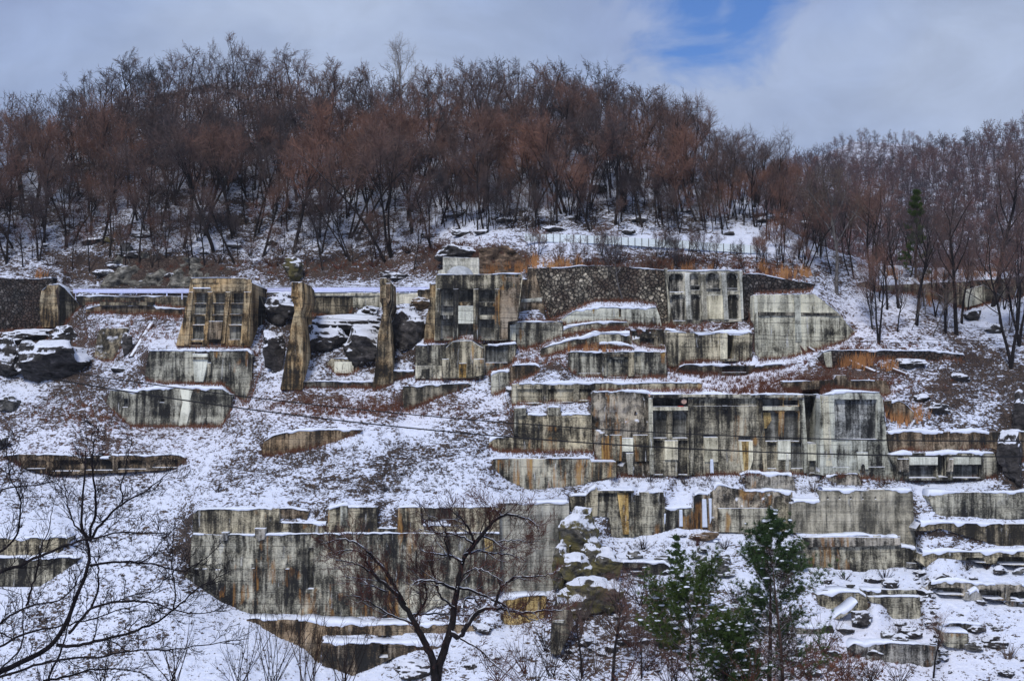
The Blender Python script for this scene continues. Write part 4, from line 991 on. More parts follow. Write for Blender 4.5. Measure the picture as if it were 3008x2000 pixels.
# ------------------------------------------------------------------ building the walls
def relief(w, px, py):
    r = np.zeros(px.shape)
    for (x0, y0, x1, y1, dep, arch) in w['rec']:
        inside = (px >= x0) & (px <= x1) & (py >= y0) & (py <= y1)
        if arch:
            hw = (x1 - x0) / 2
            cx = (x0 + x1) / 2
            if arch == 2:
                cyy = y0 + hw
                inside &= ~((py < cyy) & ((px - cx) ** 2 + (py - cyy) ** 2 > hw * hw))
            else:
                q = min(hw * 0.45, (y1 - y0) * 0.35)
                ax = np.maximum(np.abs(px - cx) - (hw - q), 0)
                ay = np.maximum((y0 + q) - py, 0)
                inside &= ~(ax + ay > q * 1.15)
        r = np.where(inside, np.maximum(r, dep), r)
    return r
def build_wall(w):
    p = np.array(w['poly'], float)
    x0, x1 = w['bx']
    y0, y1 = p[:, 1].min(), w['by']
    st = w['step']
    if x1 - x0 > 600: st = max(st, 4.5)
    ex = [x0 + 0.01, x1 - 0.01]
    ey = [y0, y1]
    for (a, b, e, f, dep, arch) in w['rec']:
        ex += [a - 0.25, a + 0.25, e - 0.25, e + 0.25]
        ey += [b - 0.25, b + 0.25, f - 0.25, f + 0.25]
    for (a, b) in w['poly']:
        ex += [a - 0.12, a + 0.12]
    gx_ = np.unique(np.clip(np.concatenate([np.arange(x0, x1, st), ex]), x0 + 0.01, x1 - 0.01))
    gy_ = np.unique(np.clip(np.concatenate([np.arange(y0, y1, st), ey]), y0, y1))
    gx_ = gx_[np.concatenate([[True], np.diff(gx_) > 0.08])]
    gy_ = gy_[np.concatenate([[True], np.diff(gy_) > 0.08])]
    lo, hi = colspan(w['poly'], gx_)
    D0 = w['D0']
    if w['cat'] not in ('tower', 'pillar') and w['name'] not in ('main_facade', 'facade_block', 'formed_wall', 'embankment_wall', 'embankment_panel'):
        er = fbm(gx_ * 0.05, w['idx'] * 3.3, 0, 5, 3) * 2.2 * (1 + 10 * max(0, w['rough'] - 0.1))
        er = np.clip(er + 0.3, 0, 7)
        lo = np.minimum(lo + er, np.maximum(hi - 3, lo))
    hi2 = hi + (0 if w['free'] else 5)
    nx, ny = len(gx_), len(gy_)
    PX = np.tile(gx_[None, :], (ny, 1))
    PY = np.clip(np.tile(gy_[:, None], (1, nx)), lo[None, :], hi2[None, :])
    PY[0] = lo
    PY[-1] = hi2
    if w['cat'] == 'pillar' and w['name'] == 'flared_pillar':
        gy_ = np.unique(np.concatenate([np.arange(y0 + 0.2, y1 - 0.2, 3.0), [q_[1] for q_ in w['poly'] if y0 + 0.5 < q_[1] < y1 - 0.5]]))
        L_, R_ = colspan([(b_, a_) for a_, b_ in w['poly']], gy_)
        sN = np.linspace(0, 1, 22)
        nx, ny = 22, len(gy_)
        PX = L_[:, None] + (R_ - L_)[:, None] * sN[None, :]
        PY = np.tile(gy_[:, None], (1, nx))
        PY[0] = np.interp(PX[0], gx_, lo)
        dd = wdepth(w, PX, PY)
        gx_ = PX[0]; lo = PY[0]; hi = PY[-1]
    dd = wdepth(w, PX, np.minimum(PY, np.max(hi)))
    X = (PX - CX) / F * dd
    Z = (HY - PY) / F * dd
    nn = fbm(X * 0.9, w['idx'], Z * 0.9, 4, 17) * w['rough'] * 1.6 + fbm(X * 0.22, w['idx'], Z * 0.3, 2, 23) * w['rough'] * 1.5
    rel = relief(w, PX, PY)
    if w['cat'] == 'cliff':
        s_ = Z * 1.1 + X * 0.08
        rel = rel + (s_ - np.floor(s_)) * 0.3
    dd = dd + rel + nn
    # unproject with the unrelieved direction kept: move straight back so sides of the recesses are square
    V_ = np.stack([X, dd, Z], -1)
    nF = ny * nx
    ii = np.arange(nF).reshape(ny, nx)
    fr = np.stack([ii[1:, :-1], ii[1:, 1:], ii[:-1, 1:], ii[:-1, :-1]], -1)
    h = np.maximum(PY[1:, :-1] - PY[:-1, :-1], PY[1:, 1:] - PY[:-1, 1:])
    fr = fr[h > 1e-4]
    backT, backB = V_[0].copy(), V_[-1].copy()
    backT[:, 1] = dd.mean() * 0 + V_[0, :, 1] + w['T']
    backB[:, 1] = np.minimum(V_[-1, :, 1], V_[0, :, 1]) + w['T'] + 0.3
    leftB, rightB = V_[:, 0].copy(), V_[:, -1].copy()
    if w['name'] == 'flared_pillar':
        fr_y = (PY[:, 0] - PY[0, 0]) / (PY[-1, 0] - PY[0, 0])
        Tv = np.interp(fr_y, [0, 0.02, 0.2, 0.3, 0.36, 0.5, 1.0], [5.0, 6.6, 6.6, 3.4, 3.4, 4.2, 6.5])
        leftB[:, 1] += Tv; rightB[:, 1] += Tv
        backT[:, 1] = V_[0, :, 1] + Tv[0]; backB[:, 1] = V_[-1, :, 1] + Tv[-1]
    else:
        leftB[:, 1] += w['T']; rightB[:, 1] += w['T']
    vs = np.concatenate([V_.reshape(-1, 3), backT, backB, leftB, rightB])
    a = nF; b = a + nx; e = b + nx; f = e + ny
    k = np.arange(nx - 1)
    topf = np.stack([ii[0, :-1], ii[0, 1:], a + k + 1, a + k], -1)
    botf = np.stack([ii[-1, 1:], ii[-1, :-1], b + k, b + k + 1], -1)
    m_ = np.arange(ny - 1)
    lf = np.stack([ii[:-1, 0], e + m_, e + m_ + 1, ii[1:, 0]], -1)
    rf = np.stack([f + m_, ii[:-1, -1], ii[1:, -1], f + m_ + 1], -1)
    bk = np.stack([a + k, a + k + 1, b + k + 1, b + k], -1)
    root_loc = (float((X.min() + X.max()) / 2), float(dd.min()), float(Z.min()))
    root = empty(w['name'], root_loc, w['label'], w['cat'], w['group'])
    others = len(topf) + len(botf) + len(lf) + len(rf) + len(bk)
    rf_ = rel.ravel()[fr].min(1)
    mi = np.concatenate([(rf_ >= 0.35).astype(np.int32), np.zeros(others, np.int32)])  # deep recess faces take the second, niche material, picked by depth
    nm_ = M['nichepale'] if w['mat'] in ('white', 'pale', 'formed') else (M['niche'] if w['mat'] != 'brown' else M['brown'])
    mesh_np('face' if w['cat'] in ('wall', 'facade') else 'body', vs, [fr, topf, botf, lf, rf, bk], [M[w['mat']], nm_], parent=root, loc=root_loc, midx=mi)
    # parts
    for (pn, poly, proud, pm) in w['parts']:
        q = np.array(poly)
        dq = wdepth(w, q[:, 0], q[:, 1])
        Xq = (q[:, 0] - CX) / F * dq
        Zq = (HY - q[:, 1]) / F * dq
        fq = np.stack([Xq, dq - proud - 0.02, Zq], -1)
        bq = np.stack([Xq, dq + (0.35 if proud > 0 else -proud + 0.3), Zq], -1)
        n = len(q)
        # skirt ring for a soft edge
        cen = fq.mean(0)
        ins = fq + (cen - fq) * (0.05 / np.maximum(np.linalg.norm(cen - fq, axis=1), 0.2))[:, None] * min(1, max(proud, 0) * 4)
        ins[:, 1] = fq[:, 1]
        fq2 = fq.copy(); fq2[:, 1] += min(0.04, max(proud, 0.0) * 0.4)
        vv = [tuple(t) for t in ins] + [tuple(t) for t in fq2] + [tuple(t) for t in bq]
        fs = [tuple(range(n))] + [(i, (i + 1) % n, n + (i + 1) % n, n + i) for i in range(n)] + [(n + i, n + (i + 1) % n, 2 * n + (i + 1) % n, 2 * n + i) for i in range(n)]
        mesh_py(pn, vv, fs, M[pm], parent=root, loc=root_loc)
    # snow lying on the top
    if w['cap'] > 0:
        cx_ = np.arange(max(x0, gx_[0]) + 0.5, min(x1, gx_[-1]) - 0.5, 3.0)
        tl = np.interp(cx_, gx_, lo)
        sl_ = np.abs(np.gradient(tl, cx_))
        dtop = np.interp(cx_, gx_, V_[0, :, 1])
        Xc = (cx_ - CX) / F * np.interp(cx_, gx_, dd[0] - rel[0] - nn[0]); Zc = np.interp(cx_, gx_, V_[0, :, 2])
        hN = w['cap'] * 0.8 * (0.68 + 1.5 * fbm(Xc * 0.4, w['idx'], 0, 5, 41))
        hN = np.where(hN < 0.035, 0.0, hN)
        hN = np.where(sl_ > 1.2, 0.0, hN)
        hN[0] = hN[-1] = 0.02
        drip = np.clip(0.10 + fbm(Xc * 0.9, w['idx'], 2, 4, 43) * 0.9, 0.01, 0.6) * w['cap'] / 0.25 * 0.40
        Tn = min(w['T'] + 0.6, 1.6)
        sec = [(-0.05, -1.0, 0.0), (-0.12, -0.5, 0.25), (-0.10, 0.0, 0.62), (0.08, 0.0, 0.93), (0.40, 0.0, 1.0), (Tn, 0.0, 1.0), (Tn, 0.0, -0.3)]
        rings = []
        for (dy, kd, kh) in sec:
            rings.append(np.stack([Xc, dtop + dy, Zc + kd * drip + kh * hN], -1))
        RV = np.stack(rings, 0)
        ns, nc = RV.shape[:2]
        ij = np.arange(ns * nc).reshape(ns, nc)
        ok = (hN[:-1] > 0) & (hN[1:] > 0)
        runs, a0_ = [], None
        for q_ in range(len(ok) + 1):
            good = q_ < len(ok) and ok[q_]
            if good and a0_ is None: a0_ = q_
            if not good and a0_ is not None:
                if q_ - a0_ >= 4: runs.append((a0_, q_ + 1))
                a0_ = None
        for (ra_, rb_) in runs:
            sub = RV[:, ra_:rb_]
            n2 = rb_ - ra_
            ij = np.arange(ns * n2).reshape(ns, n2)
            fc = np.stack([ij[:-1, :-1], ij[:-1, 1:], ij[1:, 1:], ij[1:, :-1]], -1).reshape(-1, 4)
            mesh_np('snow_cap', sub.reshape(-1, 3), fc, M['snow'], parent=root, loc=root_loc, smooth=True)
    return root
for w in WALLS:
    build_wall(w)

# ------------------------------------------------------------------ dome, guardrail, slat fence, cables, rocks
def add_box(vs, fs, x0, x1, y0, y1, z0, z1):
    n = len(vs)
    vs += [(x0, y0, z0), (x1, y0, z0), (x1, y1, z0), (x0, y1, z0), (x0, y0, z1), (x1, y0, z1), (x1, y1, z1), (x0, y1, z1)]
    fs += [(n, n + 1, n + 5, n + 4), (n + 1, n + 2, n + 6, n + 5), (n + 2, n + 3, n + 7, n + 6), (n + 3, n, n + 4, n + 7), (n + 4, n + 5, n + 6, n + 7), (n + 3, n + 2, n + 1, n)]
dd_ = t2w['D0'] + 4.5
cxd, _, czd = unp(1349, 808, dd_)
rad = 41 / F * dd_
vs, fs = [], []
for j in range(9):
    a = j / 8 * math.pi / 2
    for i in range(24):
        b = i / 24 * 2 * math.pi
        vs.append((cxd + rad * math.cos(a) * math.cos(b), dd_ + rad * 0.8 + rad * 0.8 * math.cos(a) * math.sin(b), czd + rad * 0.75 * math.sin(a)))
for j in range(8):
    for i in range(24):
        fs.append((j * 24 + i, j * 24 + (i + 1) % 24, (j + 1) * 24 + (i + 1) % 24, (j + 1) * 24 + i))
tag(mesh_py('dome', vs, fs, M['dome'], loc=(cxd, dd_ + rad, czd), smooth=True), 'pale whitish dome sitting on top of the six bay tower', 'dome')

gpx = np.arange(222, 1262, 44.6)
rails = np.arange(215, 1266, 12.0)
gd = np.array([float(samp(x, 860)) for x in rails])
gd = np.convolve(np.pad(gd, 8, mode='edge'), np.ones(17) / 17, 'valid') - 0.2
gyy = lambda x: np.interp(x, [200, 555, 745, 900, 1265], [849, 848.5, 846.5, 845, 843])
g0 = unp(740, 862, float(np.interp(740, rails, gd)))
root = empty('guardrail', g0, 'long pale lavender roadside guardrail on posts behind the towers and pillars', 'guardrail')
prof = [(0, 0), (0.06, 0.05), (0.0, 0.12), (0.05, 0.19), (0.05, 0.30), (0.0, 0.38), (0.06, 0.45), (0.0, 0.52), (-0.04, 0.52), (-0.04, 0)]
vs, fs = [], []
for n_, (x, d_) in enumerate(zip(rails, gd)):
    X, Y, Zt = unp(x, gyy(x), d_)
    for (a, b) in prof:
        vs.append((X, Y - a, Zt - 0.52 + b))
npf = len(prof)
for n_ in range(len(rails) - 1):
    for k in range(npf):
        fs.append((n_ * npf + k, (n_ + 1) * npf + k, (n_ + 1) * npf + (k + 1) % npf, n_ * npf + (k + 1) % npf))
mesh_py('beam', vs, fs, M['rail'], parent=root, loc=g0)
for x in gpx:
    d_ = float(np.interp(x, rails, gd))
    X, Y, Zt = unp(x, gyy(x), d_)
    vs, fs = [], []
    add_box(vs, fs, X - 0.07, X + 0.07, Y + 0.05, Y + 0.18, Zt - 1.3, Zt - 0.03)
    mesh_py('post', vs, fs, M['rail'], parent=root, loc=g0)

# slat fence along the upper road
fx_ = np.arange(1541, 2243, 13.0)
ftop = lambda x: np.interp(x, [1540, 1600, 1750, 1870, 2000, 2100, 2240], [686, 687, 692, 699, 706, 714, 722])
fd = np.array([float(samp(x, float(ftop(x)) + 24)) for x in fx_])
fd = np.convolve(np.pad(fd, 9, mode='edge'), np.ones(19) / 19, 'valid') - 0.6
f0 = unp(1880, 720, float(np.interp(1880, fx_, fd)))
root = empty('slat_fence', f0, 'white horizontal slat fence with thin dark posts along the upper road', 'fence')
for k in range(4):
    vs, fs = [], []
    for x, d_ in zip(fx_, fd):
        X, Y, Zt = unp(x, ftop(x), d_)
        z1 = Zt - k * 0.235 - 0.02
        vs += [(X, Y, z1), (X, Y, z1 - 0.2), (X, Y + 0.04, z1 - 0.2), (X, Y + 0.04, z1)]
    for n_ in range(len(fx_) - 1):
        for q in range(4):
            fs.append((4 * n_ + q, 4 * (n_ + 1) + q, 4 * (n_ + 1) + (q + 1) % 4, 4 * n_ + (q + 1) % 4))
    mesh_py('slat', vs, fs, M['slat'], parent=root, loc=f0)
for x in np.arange(1545, 2243, 20.0):
    d_ = float(np.interp(x, fx_, fd))
    X, Y, Zt = unp(x, ftop(x), d_)
    vs, fs = [], []
    add_box(vs, fs, X - 0.03, X + 0.03, Y - 0.10, Y - 0.04, Zt - 1.25, Zt - 0.01)
    mesh_py('post', vs, fs, M['post'], parent=root, loc=f0)

def ring_tube(pts, rad, sides, V0, F0):
    pts = np.asarray(pts, float)
    rad = np.asarray(rad, float)
    t = np.gradient(pts, axis=0)
    t /= np.maximum(np.linalg.norm(t, axis=1, keepdims=True), 1e-9)
    ref = np.array([0.37, 0.21, 0.9]) if abs(t[0] @ np.array([0.37, 0.21, 0.9])) < 0.85 else np.array([0.9, 0.3, 0.1])
    u = np.cross(t, ref)
    u /= np.maximum(np.linalg.norm(u, axis=1, keepdims=True), 1e-9)
    v = np.cross(t, u)
    an = np.arange(sides) / sides * 2 * math.pi
    P = pts[:, None, :] + rad[:, None, None] * (np.cos(an)[None, :, None] * u[:, None, :] + np.sin(an)[None, :, None] * v[:, None, :])
    n = len(pts)
    off = sum(len(x) for x in V0)
    V0.append(P.reshape(-1, 3))
    i = np.arange(n - 1)[:, None] * sides
    k = np.arange(sides)[None, :]
    k2 = (k + 1) % sides
    F0.append((off + np.stack([i + k, i + k2, i + sides + k2, i + sides + k], -1)).reshape(-1, 4))
CABLES = [([(-300, 862), (0, 866), (556, 875), (1100, 905), (1600, 925), (2100, 942), (2600, 955), (3350, 966)], 100, 0.022, 'uppermost thin black cable crossing in front of the towers and pillars'),
          ([(-300, 868), (0, 875), (554, 893), (907, 916), (1118, 930), (1400, 945), (1675, 959), (2100, 975), (3350, 1001)], 98, 0.025, 'middle thin black cable crossing in front of the towers and pillars'),
          ([(-300, 872), (0, 883), (551, 908), (700, 922), (1155, 950), (1400, 963), (1955, 986), (2480, 999), (3350, 1014)], 96, 0.028, 'lower of the three thin black cables crossing the towers and pillars'),
          ([(-300, 1012), (0, 1056), (344, 1111), (800, 1177), (1400, 1238), (1916, 1270), (2480, 1286), (3350, 1293)], 62, 0.042, 'upper thick black cable crossing the main facade'),
          ([(-300, 1030), (0, 1079), (379, 1148), (800, 1213), (1400, 1279), (1744, 1303), (2200, 1324), (2600, 1334), (3350, 1339)], 60, 0.050, 'lower thick black cable crossing the main facade')]
for pts, d_, r_, lab in CABLES:
    q = np.linspace(-300, 3350, 120)
    px_, py_ = zip(*pts)
    co = np.polyfit(px_, py_, 3)
    yy = np.polyval(co, q)
    P = np.array([unp(a, b, d_) for a, b in zip(q, yy)])
    V0, F0 = [], []
    ring_tube(P, np.full(len(P), r_ * 0.75), 5, V0, F0)
    o = mesh_np('power_cable', np.concatenate(V0), np.concatenate(F0), M['cable'], loc=tuple(P[60]))
    tag(o, lab, 'cable', 'cables strung across the ruin')

def ico(sub):
    bm = bmesh.new()
    bmesh.ops.create_icosphere(bm, subdivisions=sub, radius=1.0)
    v = np.array([q.co[:] for q in bm.verts]); f = np.array([[x.index for x in q.verts] for q in bm.faces])
    bm.free()
    return v, f
ICO4, ICO3 = ico(5), ico(4)
def rock(label, px, py, w_, h_, mat='rock', seed=0, name='rock', cat='rock', group=None, back=0.75, pt=None):
    """a craggy boulder whose outline spans w_ by h_ photo pixels around (px, py)"""
    d_ = float(samp(px, min(py + h_ / 2 + 1, 2060)))
    s = d_ / F
    ax, az = w_ / 2 * s, h_ / 2 * s
    ay = min(ax, az * 1.6) * back
    v, f = ICO4 if w_ > 60 else ICO3
    rs = np.random.default_rng(seed + 100)
    k = v.copy()
    for _ in range(26):      # cleave planes
        n_ = rs.normal(size=3); n_ /= np.linalg.norm(n_)
        t_ = rs.uniform(0.50, 0.88)
        q = k @ n_
        k = k - np.maximum(q - t_, 0)[:, None] * n_[None, :]
    k = k * (1 + 0.34 * fbm(k[:, 0] * 1.7 + seed, k[:, 1] * 1.7, k[:, 2] * 2.6, 6, 51))[:, None]
    k[:, 2] += 0.10 * (np.floor(k[:, 2] * 3.1) - k[:, 2] * 3.1)
    ext = np.abs(k).max(0)
    k = k / ext * np.array([ax, ay, az * 1.12])
    cpt = np.array(unp(px, py, d_ + ay * (0.05 if mat == 'mossy' else 0.40)))
    base = cpt - np.array([0, 0, az])
    o = mesh_np(name, k + cpt, f, M[mat], loc=tuple(base))
    return tag(o, label, cat, group)
ROCKS = [
    ('large dark craggy rock patched with snow below the dark rubble wall at the far left', 150, 1050, 190, 118, 'rock'),
    ('dark rock wedge at the left edge below the rubble wall', 25, 1055, 90, 90, 'rock'), ('flat dark rock right under the far left rubble wall', 75, 985, 130, 36, 'rock'),
    ('rock shelf between the big left rock and the ochre buttress', 190, 985, 80, 44, 'rock'),
    ('small rounded grey rock on the left slope near the edge', 27, 1182, 60, 46, 'rockgrey'), ('grey rock cut by the left edge above the long buried wall', 0, 1296, 44, 44, 'rockgrey'),
    ('brown boulder below the tilted dark slab', 347, 1082, 56, 30, 'rock'), ('rock strip right of the tilted dark slab', 372, 1010, 40, 70, 'rock'),
    ('dark rock face between the three bay tower and the left pillar, upper one', 818, 905, 96, 84, 'rock'), ('dark rock between the three bay tower and the left pillar, lower one', 812, 1032, 62, 96, 'rock'),
    ('broad black rock band between the two pillars', 1010, 948, 210, 62, 'rock'), ('black rock left of centre between the two pillars', 950, 995, 130, 66, 'rock'), ('black rock beside the right pillar', 1075, 1018, 130, 92, 'rock'),
    ('pointed black rock under the pale panel between the pillars', 1080, 912, 52, 34, 'rock'), ('dark brown rock between the right pillar and the six bay tower', 1205, 958, 96, 100, 'rock'), ('brown rock ledge left of the six bay tower', 1232, 890, 70, 40, 'tanrock'),
    ('dark rock poking from the snow on the right slope', 2708, 1168, 54, 30, 'rock'), ('square dark rock group right of the small brown wall', 2754, 1198, 70, 42, 'rock'), ('flat dark rock high on the right slope', 2822, 1108, 66, 28, 'rock'),
    ('tall dark rock mass at the right edge beside the niche wall', 2975, 1345, 90, 150, 'rock'), ('black rock face at the right edge above the niche wall', 3000, 1225, 70, 150, 'rock'), ('dark rock under the pale panel of the long thin wall', 2858, 922, 54, 40, 'rock'),
    ('dark boulder under the trees at the right edge', 2925, 968, 60, 30, 'rock'),
    ('tall mossy boulder under the corner of the lower row', 1708, 1562, 110, 125, 'mossy'), ('mossy boulder with yellow lichen in the middle of the pile', 1680, 1752, 80, 62, 'mossy'), ('leaning grey boulder on the right of the mossy pile', 1772, 1655, 90, 70, 'mossy'),
    ('narrow mossy crag on the left edge of the mossy pile', 1652, 1640, 52, 110, 'mossy'), ('wide mossy boulder at the foot of the pile', 1740, 1738, 150, 84, 'mossy'), ('mossy boulder in the middle of the left crag', 1700, 1668, 90, 66, 'mossy'),
    ('reddish flat rock in the snow under the icicles', 2068, 1574, 92, 30, 'tanrock'), ('grey rock left of the reddish flat rock', 1990, 1572, 60, 14, 'rockgrey'), ('grey boulder left of the tall pine', 2118, 1642, 62, 42, 'rockgrey'), ('triangular grey rock left of the tall pine', 2046, 1692, 42, 38, 'rockgrey'),
    ('long snowy rock beside the tall pine crown', 2062, 1640, 44, 20, 'rockgrey'), ('grey boulder behind the left pine boughs', 2120, 1670, 60, 48, 'rockgrey'),
    ('pale boulder right of the pine trunk', 2345, 1640, 60, 80, 'rockgrey'), ('brown boulder just right of the rounded snow topped block', 2535, 1810, 70, 70, 'rock'),
    ('dark low boulder at the far lower right', 2923, 1884, 96, 36, 'rock'), ('flat boulder in the bottom right corner', 2963, 1977, 66, 30, 'rock'), ('snowy rock behind the central tree roots', 1215, 1966, 130, 56, 'rock'),
    ('small flat rock at the bottom right of the central tree', 1455, 1934, 32, 18, 'rock'), ('small rock near the bottom beside the central tree', 1387, 1958, 50, 20, 'rock'),
    ('dark boulder high in the wood on the right', 1757, 556, 56, 30, 'rock'), ('yellow lichen covered outcrop above the left pillar', 864, 792, 52, 54, 'mossy'), ('small yellow outcrop in the wood at the left', 322, 704, 46, 18, 'mossy'), ('dark crag above the dome', 1350, 742, 150, 60, 'rock'),
    ('pointed grey rock knob above the left cliff', 372, 726, 40, 44, 'rockgrey'), ('dark rock below the wedge block', 1500, 1145, 40, 20, 'rock'), ('rock half under snow right of the low rubble wall', 2680, 1068, 100, 30, 'rock'),
    ('dark snowy rock beside the crenellated wall end', 2560, 1700, 60, 20, 'rock'), ('dark boulder under the fallen slab', 2475, 1845, 60, 30, 'rock'),
    ('brown rock at the foot of the board marked wall', 1420, 1845, 70, 30, 'rock'), ('rock pile in the slope under the standing pillar', 1730, 1880, 60, 30, 'rock'),
]
for n_, (lab, a, b, e, f, mt) in enumerate(ROCKS):
    k_ = 1.28 if (mt == 'mossy' and b > 1500) or (700 < a < 1250 and b < 1100) or a < 230 else 1.0
    rock(lab, a, b, e * k_, f * k_, mt, seed=n_ * 7 + 1)
for n_ in range(46):       # stones edging the steep path at the right
    t_ = n_ / 45
    x_ = 2700 + t_ * 75 + random.uniform(-22, 22)
    y_ = 1640 + t_ * 330 + random.uniform(-10, 10)
    s_ = random.uniform(9, 24)
    rock('small dark stone along the steep snowy path at the right', x_, y_, s_ * 1.5, s_ * 0.8, 'rock', seed=400 + n_, name='stone', cat='stone', group='stones along the right hand path')
for n_ in range(26):
    x_ = random.uniform(2120, 2400) if n_ % 2 else random.uniform(1660, 2080)
    y_ = random.uniform(1880, 1990)
    s_ = random.uniform(14, 40)
    rock('dark stone among the snow and brush at the bottom right', x_, y_, s_ * 1.5, s_ * 0.7, 'rock', seed=500 + n_, name='stone', cat='stone', group='stones at the foot of the pines')
for n_ in range(34):
    x_ = random.uniform(-50, 2450)
    y_ = random.uniform(690, 815) if x_ < 1300 else random.uniform(600, 690)
    s_ = random.uniform(14, 44)
    rock('dark outcrop of rock on the floor of the wood', x_, y_, s_ * 1.8, s_ * 0.6, 'rock', seed=600 + n_, name='outcrop', cat='rock', group='outcrops on the floor of the wood')
for lab, a, b, e, f in [('tall jagged mossy crag at the top left of the rock pile', 1668, 1585, 50, 120), ('pointed mossy rock leaning right in the rock pile', 1738, 1640, 70, 100), ('squarish mossy rock low in the rock pile', 1690, 1790, 80, 60),
                        ('mossy rock beside the board marked wall corner', 1640, 1700, 46, 80), ('dark mossy rock right of the low gap wall', 1795, 1720, 70, 44), ('mossy slab under the standing pillar', 1665, 1835, 60, 40), ('broad mossy rock under the leaning boulder', 1790, 1775, 90, 50)]:
    rock(lab, a, b, e, f, 'mossy', seed=int(a + b))
for n_ in range(70):
    if n_ < 38: x_, y_ = random.uniform(1780, 2420), random.uniform(1610, 1900)
    elif n_ < 56: x_, y_ = random.uniform(2420, 2720), random.uniform(1700, 1960)
    else: x_, y_ = random.uniform(2740, 3010), random.uniform(1600, 1960)
    s_ = random.uniform(12, 42)
    rock('broken grey chunk of rubble half under snow on the lower terraces', x_, y_, s_ * 1.6, s_ * 0.8, 'rockgrey' if n_ % 2 else 'rock', seed=900 + n_, name='rubble_chunk', cat='rubble', group='rubble chunks on the lower terraces')
# fallen beams
for lab, a, b, th in [('dark fallen beam leaning down the slope beside the tilted slab', (446, 955), (386, 1052), 0.45), ('snow covered fallen beam lying among orange grass at the right', (2492, 1062), (2570, 1094), 0.3),
                      ('second snow covered beam lying on the right slope', (2620, 1086), (2658, 1100), 0.28), ('short leaning post at the foot of the stained wall', (2343, 1010), (2362, 1035), 0.3),
                      ('snowy leaning plank at the foot of the stained wall', (2366, 1018), (2392, 1034), 0.28)]:
    da, db = float(samp(*a)), float(samp(*b))
    A_, B_ = np.array(unp(*a, da)), np.array(unp(*b, db))
    V0, F0 = [], []
    ring_tube(np.array([A_, A_ * 0.7 + B_ * 0.3, A_ * 0.3 + B_ * 0.7, B_]), [th, th, th * 0.95, th * 0.9], 4, V0, F0)
    tag(mesh_np('fallen_beam', np.concatenate(V0), np.concatenate(F0), M['timber'], loc=tuple(B_)), lab, 'beam', 'fallen beams on the slope')

# ------------------------------------------------------------------ trees
def unit(v):
    return v / max(np.linalg.norm(v), 1e-9)
class TreeB:
    def __init__(s, seed):
        s.r = np.random.default_rng(seed)
        s.V, s.Fq, s.tw = [], [], []      # thick wood, and thin twigs as (p0, p1, width)
        s.V2, s.F2 = [], []
    def path(s, p, d, length, n, wob, up):
        pts = [p]
        for k in range(n):
            d = unit(d + s.r.normal(size=3) * wob + np.array([0, 0, up]))
            pts.append(pts[-1] + d * length / n)
        return np.array(pts), d
    def wood(s, pts, r0, r1, sides, thin=False):
        rad = np.linspace(r0, r1, len(pts))
        ring_tube(pts, rad, sides, s.V2 if thin else s.V, s.F2 if thin else s.Fq)
    def side(s, d, ang):
        a = s.r.normal(size=3)
        a = unit(a - (a @ d) * d)
        return unit(d * math.cos(ang) + a * math.sin(ang))
    def meshes(s, name, m1, m2):
        a = mesh_np('trunk', np.concatenate(s.V), np.concatenate(s.Fq), m1, link=False, smooth=True)
        if s.tw:
            tw = np.array([np.concatenate([p, q, [w]]) for p, q, w in s.tw])
            p, q, w = tw[:, :3], tw[:, 3:6], tw[:, 6:7]
            d = q - p
            sd = np.cross(d, s.r.normal(size=d.shape))
            sd /= np.maximum(np.linalg.norm(sd, axis=1, keepdims=True), 1e-9)
            n = len(p)
            tv = np.stack([p - sd * w, p + sd * w, q], 1).reshape(-1, 3)
            tf = np.arange(3 * n).reshape(n, 3)
        else:
            tv, tf = np.zeros((0, 3)), np.zeros((0, 3), int)
        if s.V2:
            v2 = np.concatenate(s.V2); f2 = np.concatenate(s.F2)
            b = mesh_np('crown', np.concatenate([v2, tv]), [f2, tf + len(v2)], m2, link=False)
            s.raw = (np.concatenate(s.V), np.concatenate(s.Fq), v2, f2, tv, tf)
        else:
            b = mesh_np('crown', tv, [tf], m2, link=False)
            s.raw = (np.concatenate(s.V), np.concatenate(s.Fq), np.zeros((0, 3)), np.zeros((0, 4), int), tv, tf)
        return a, b
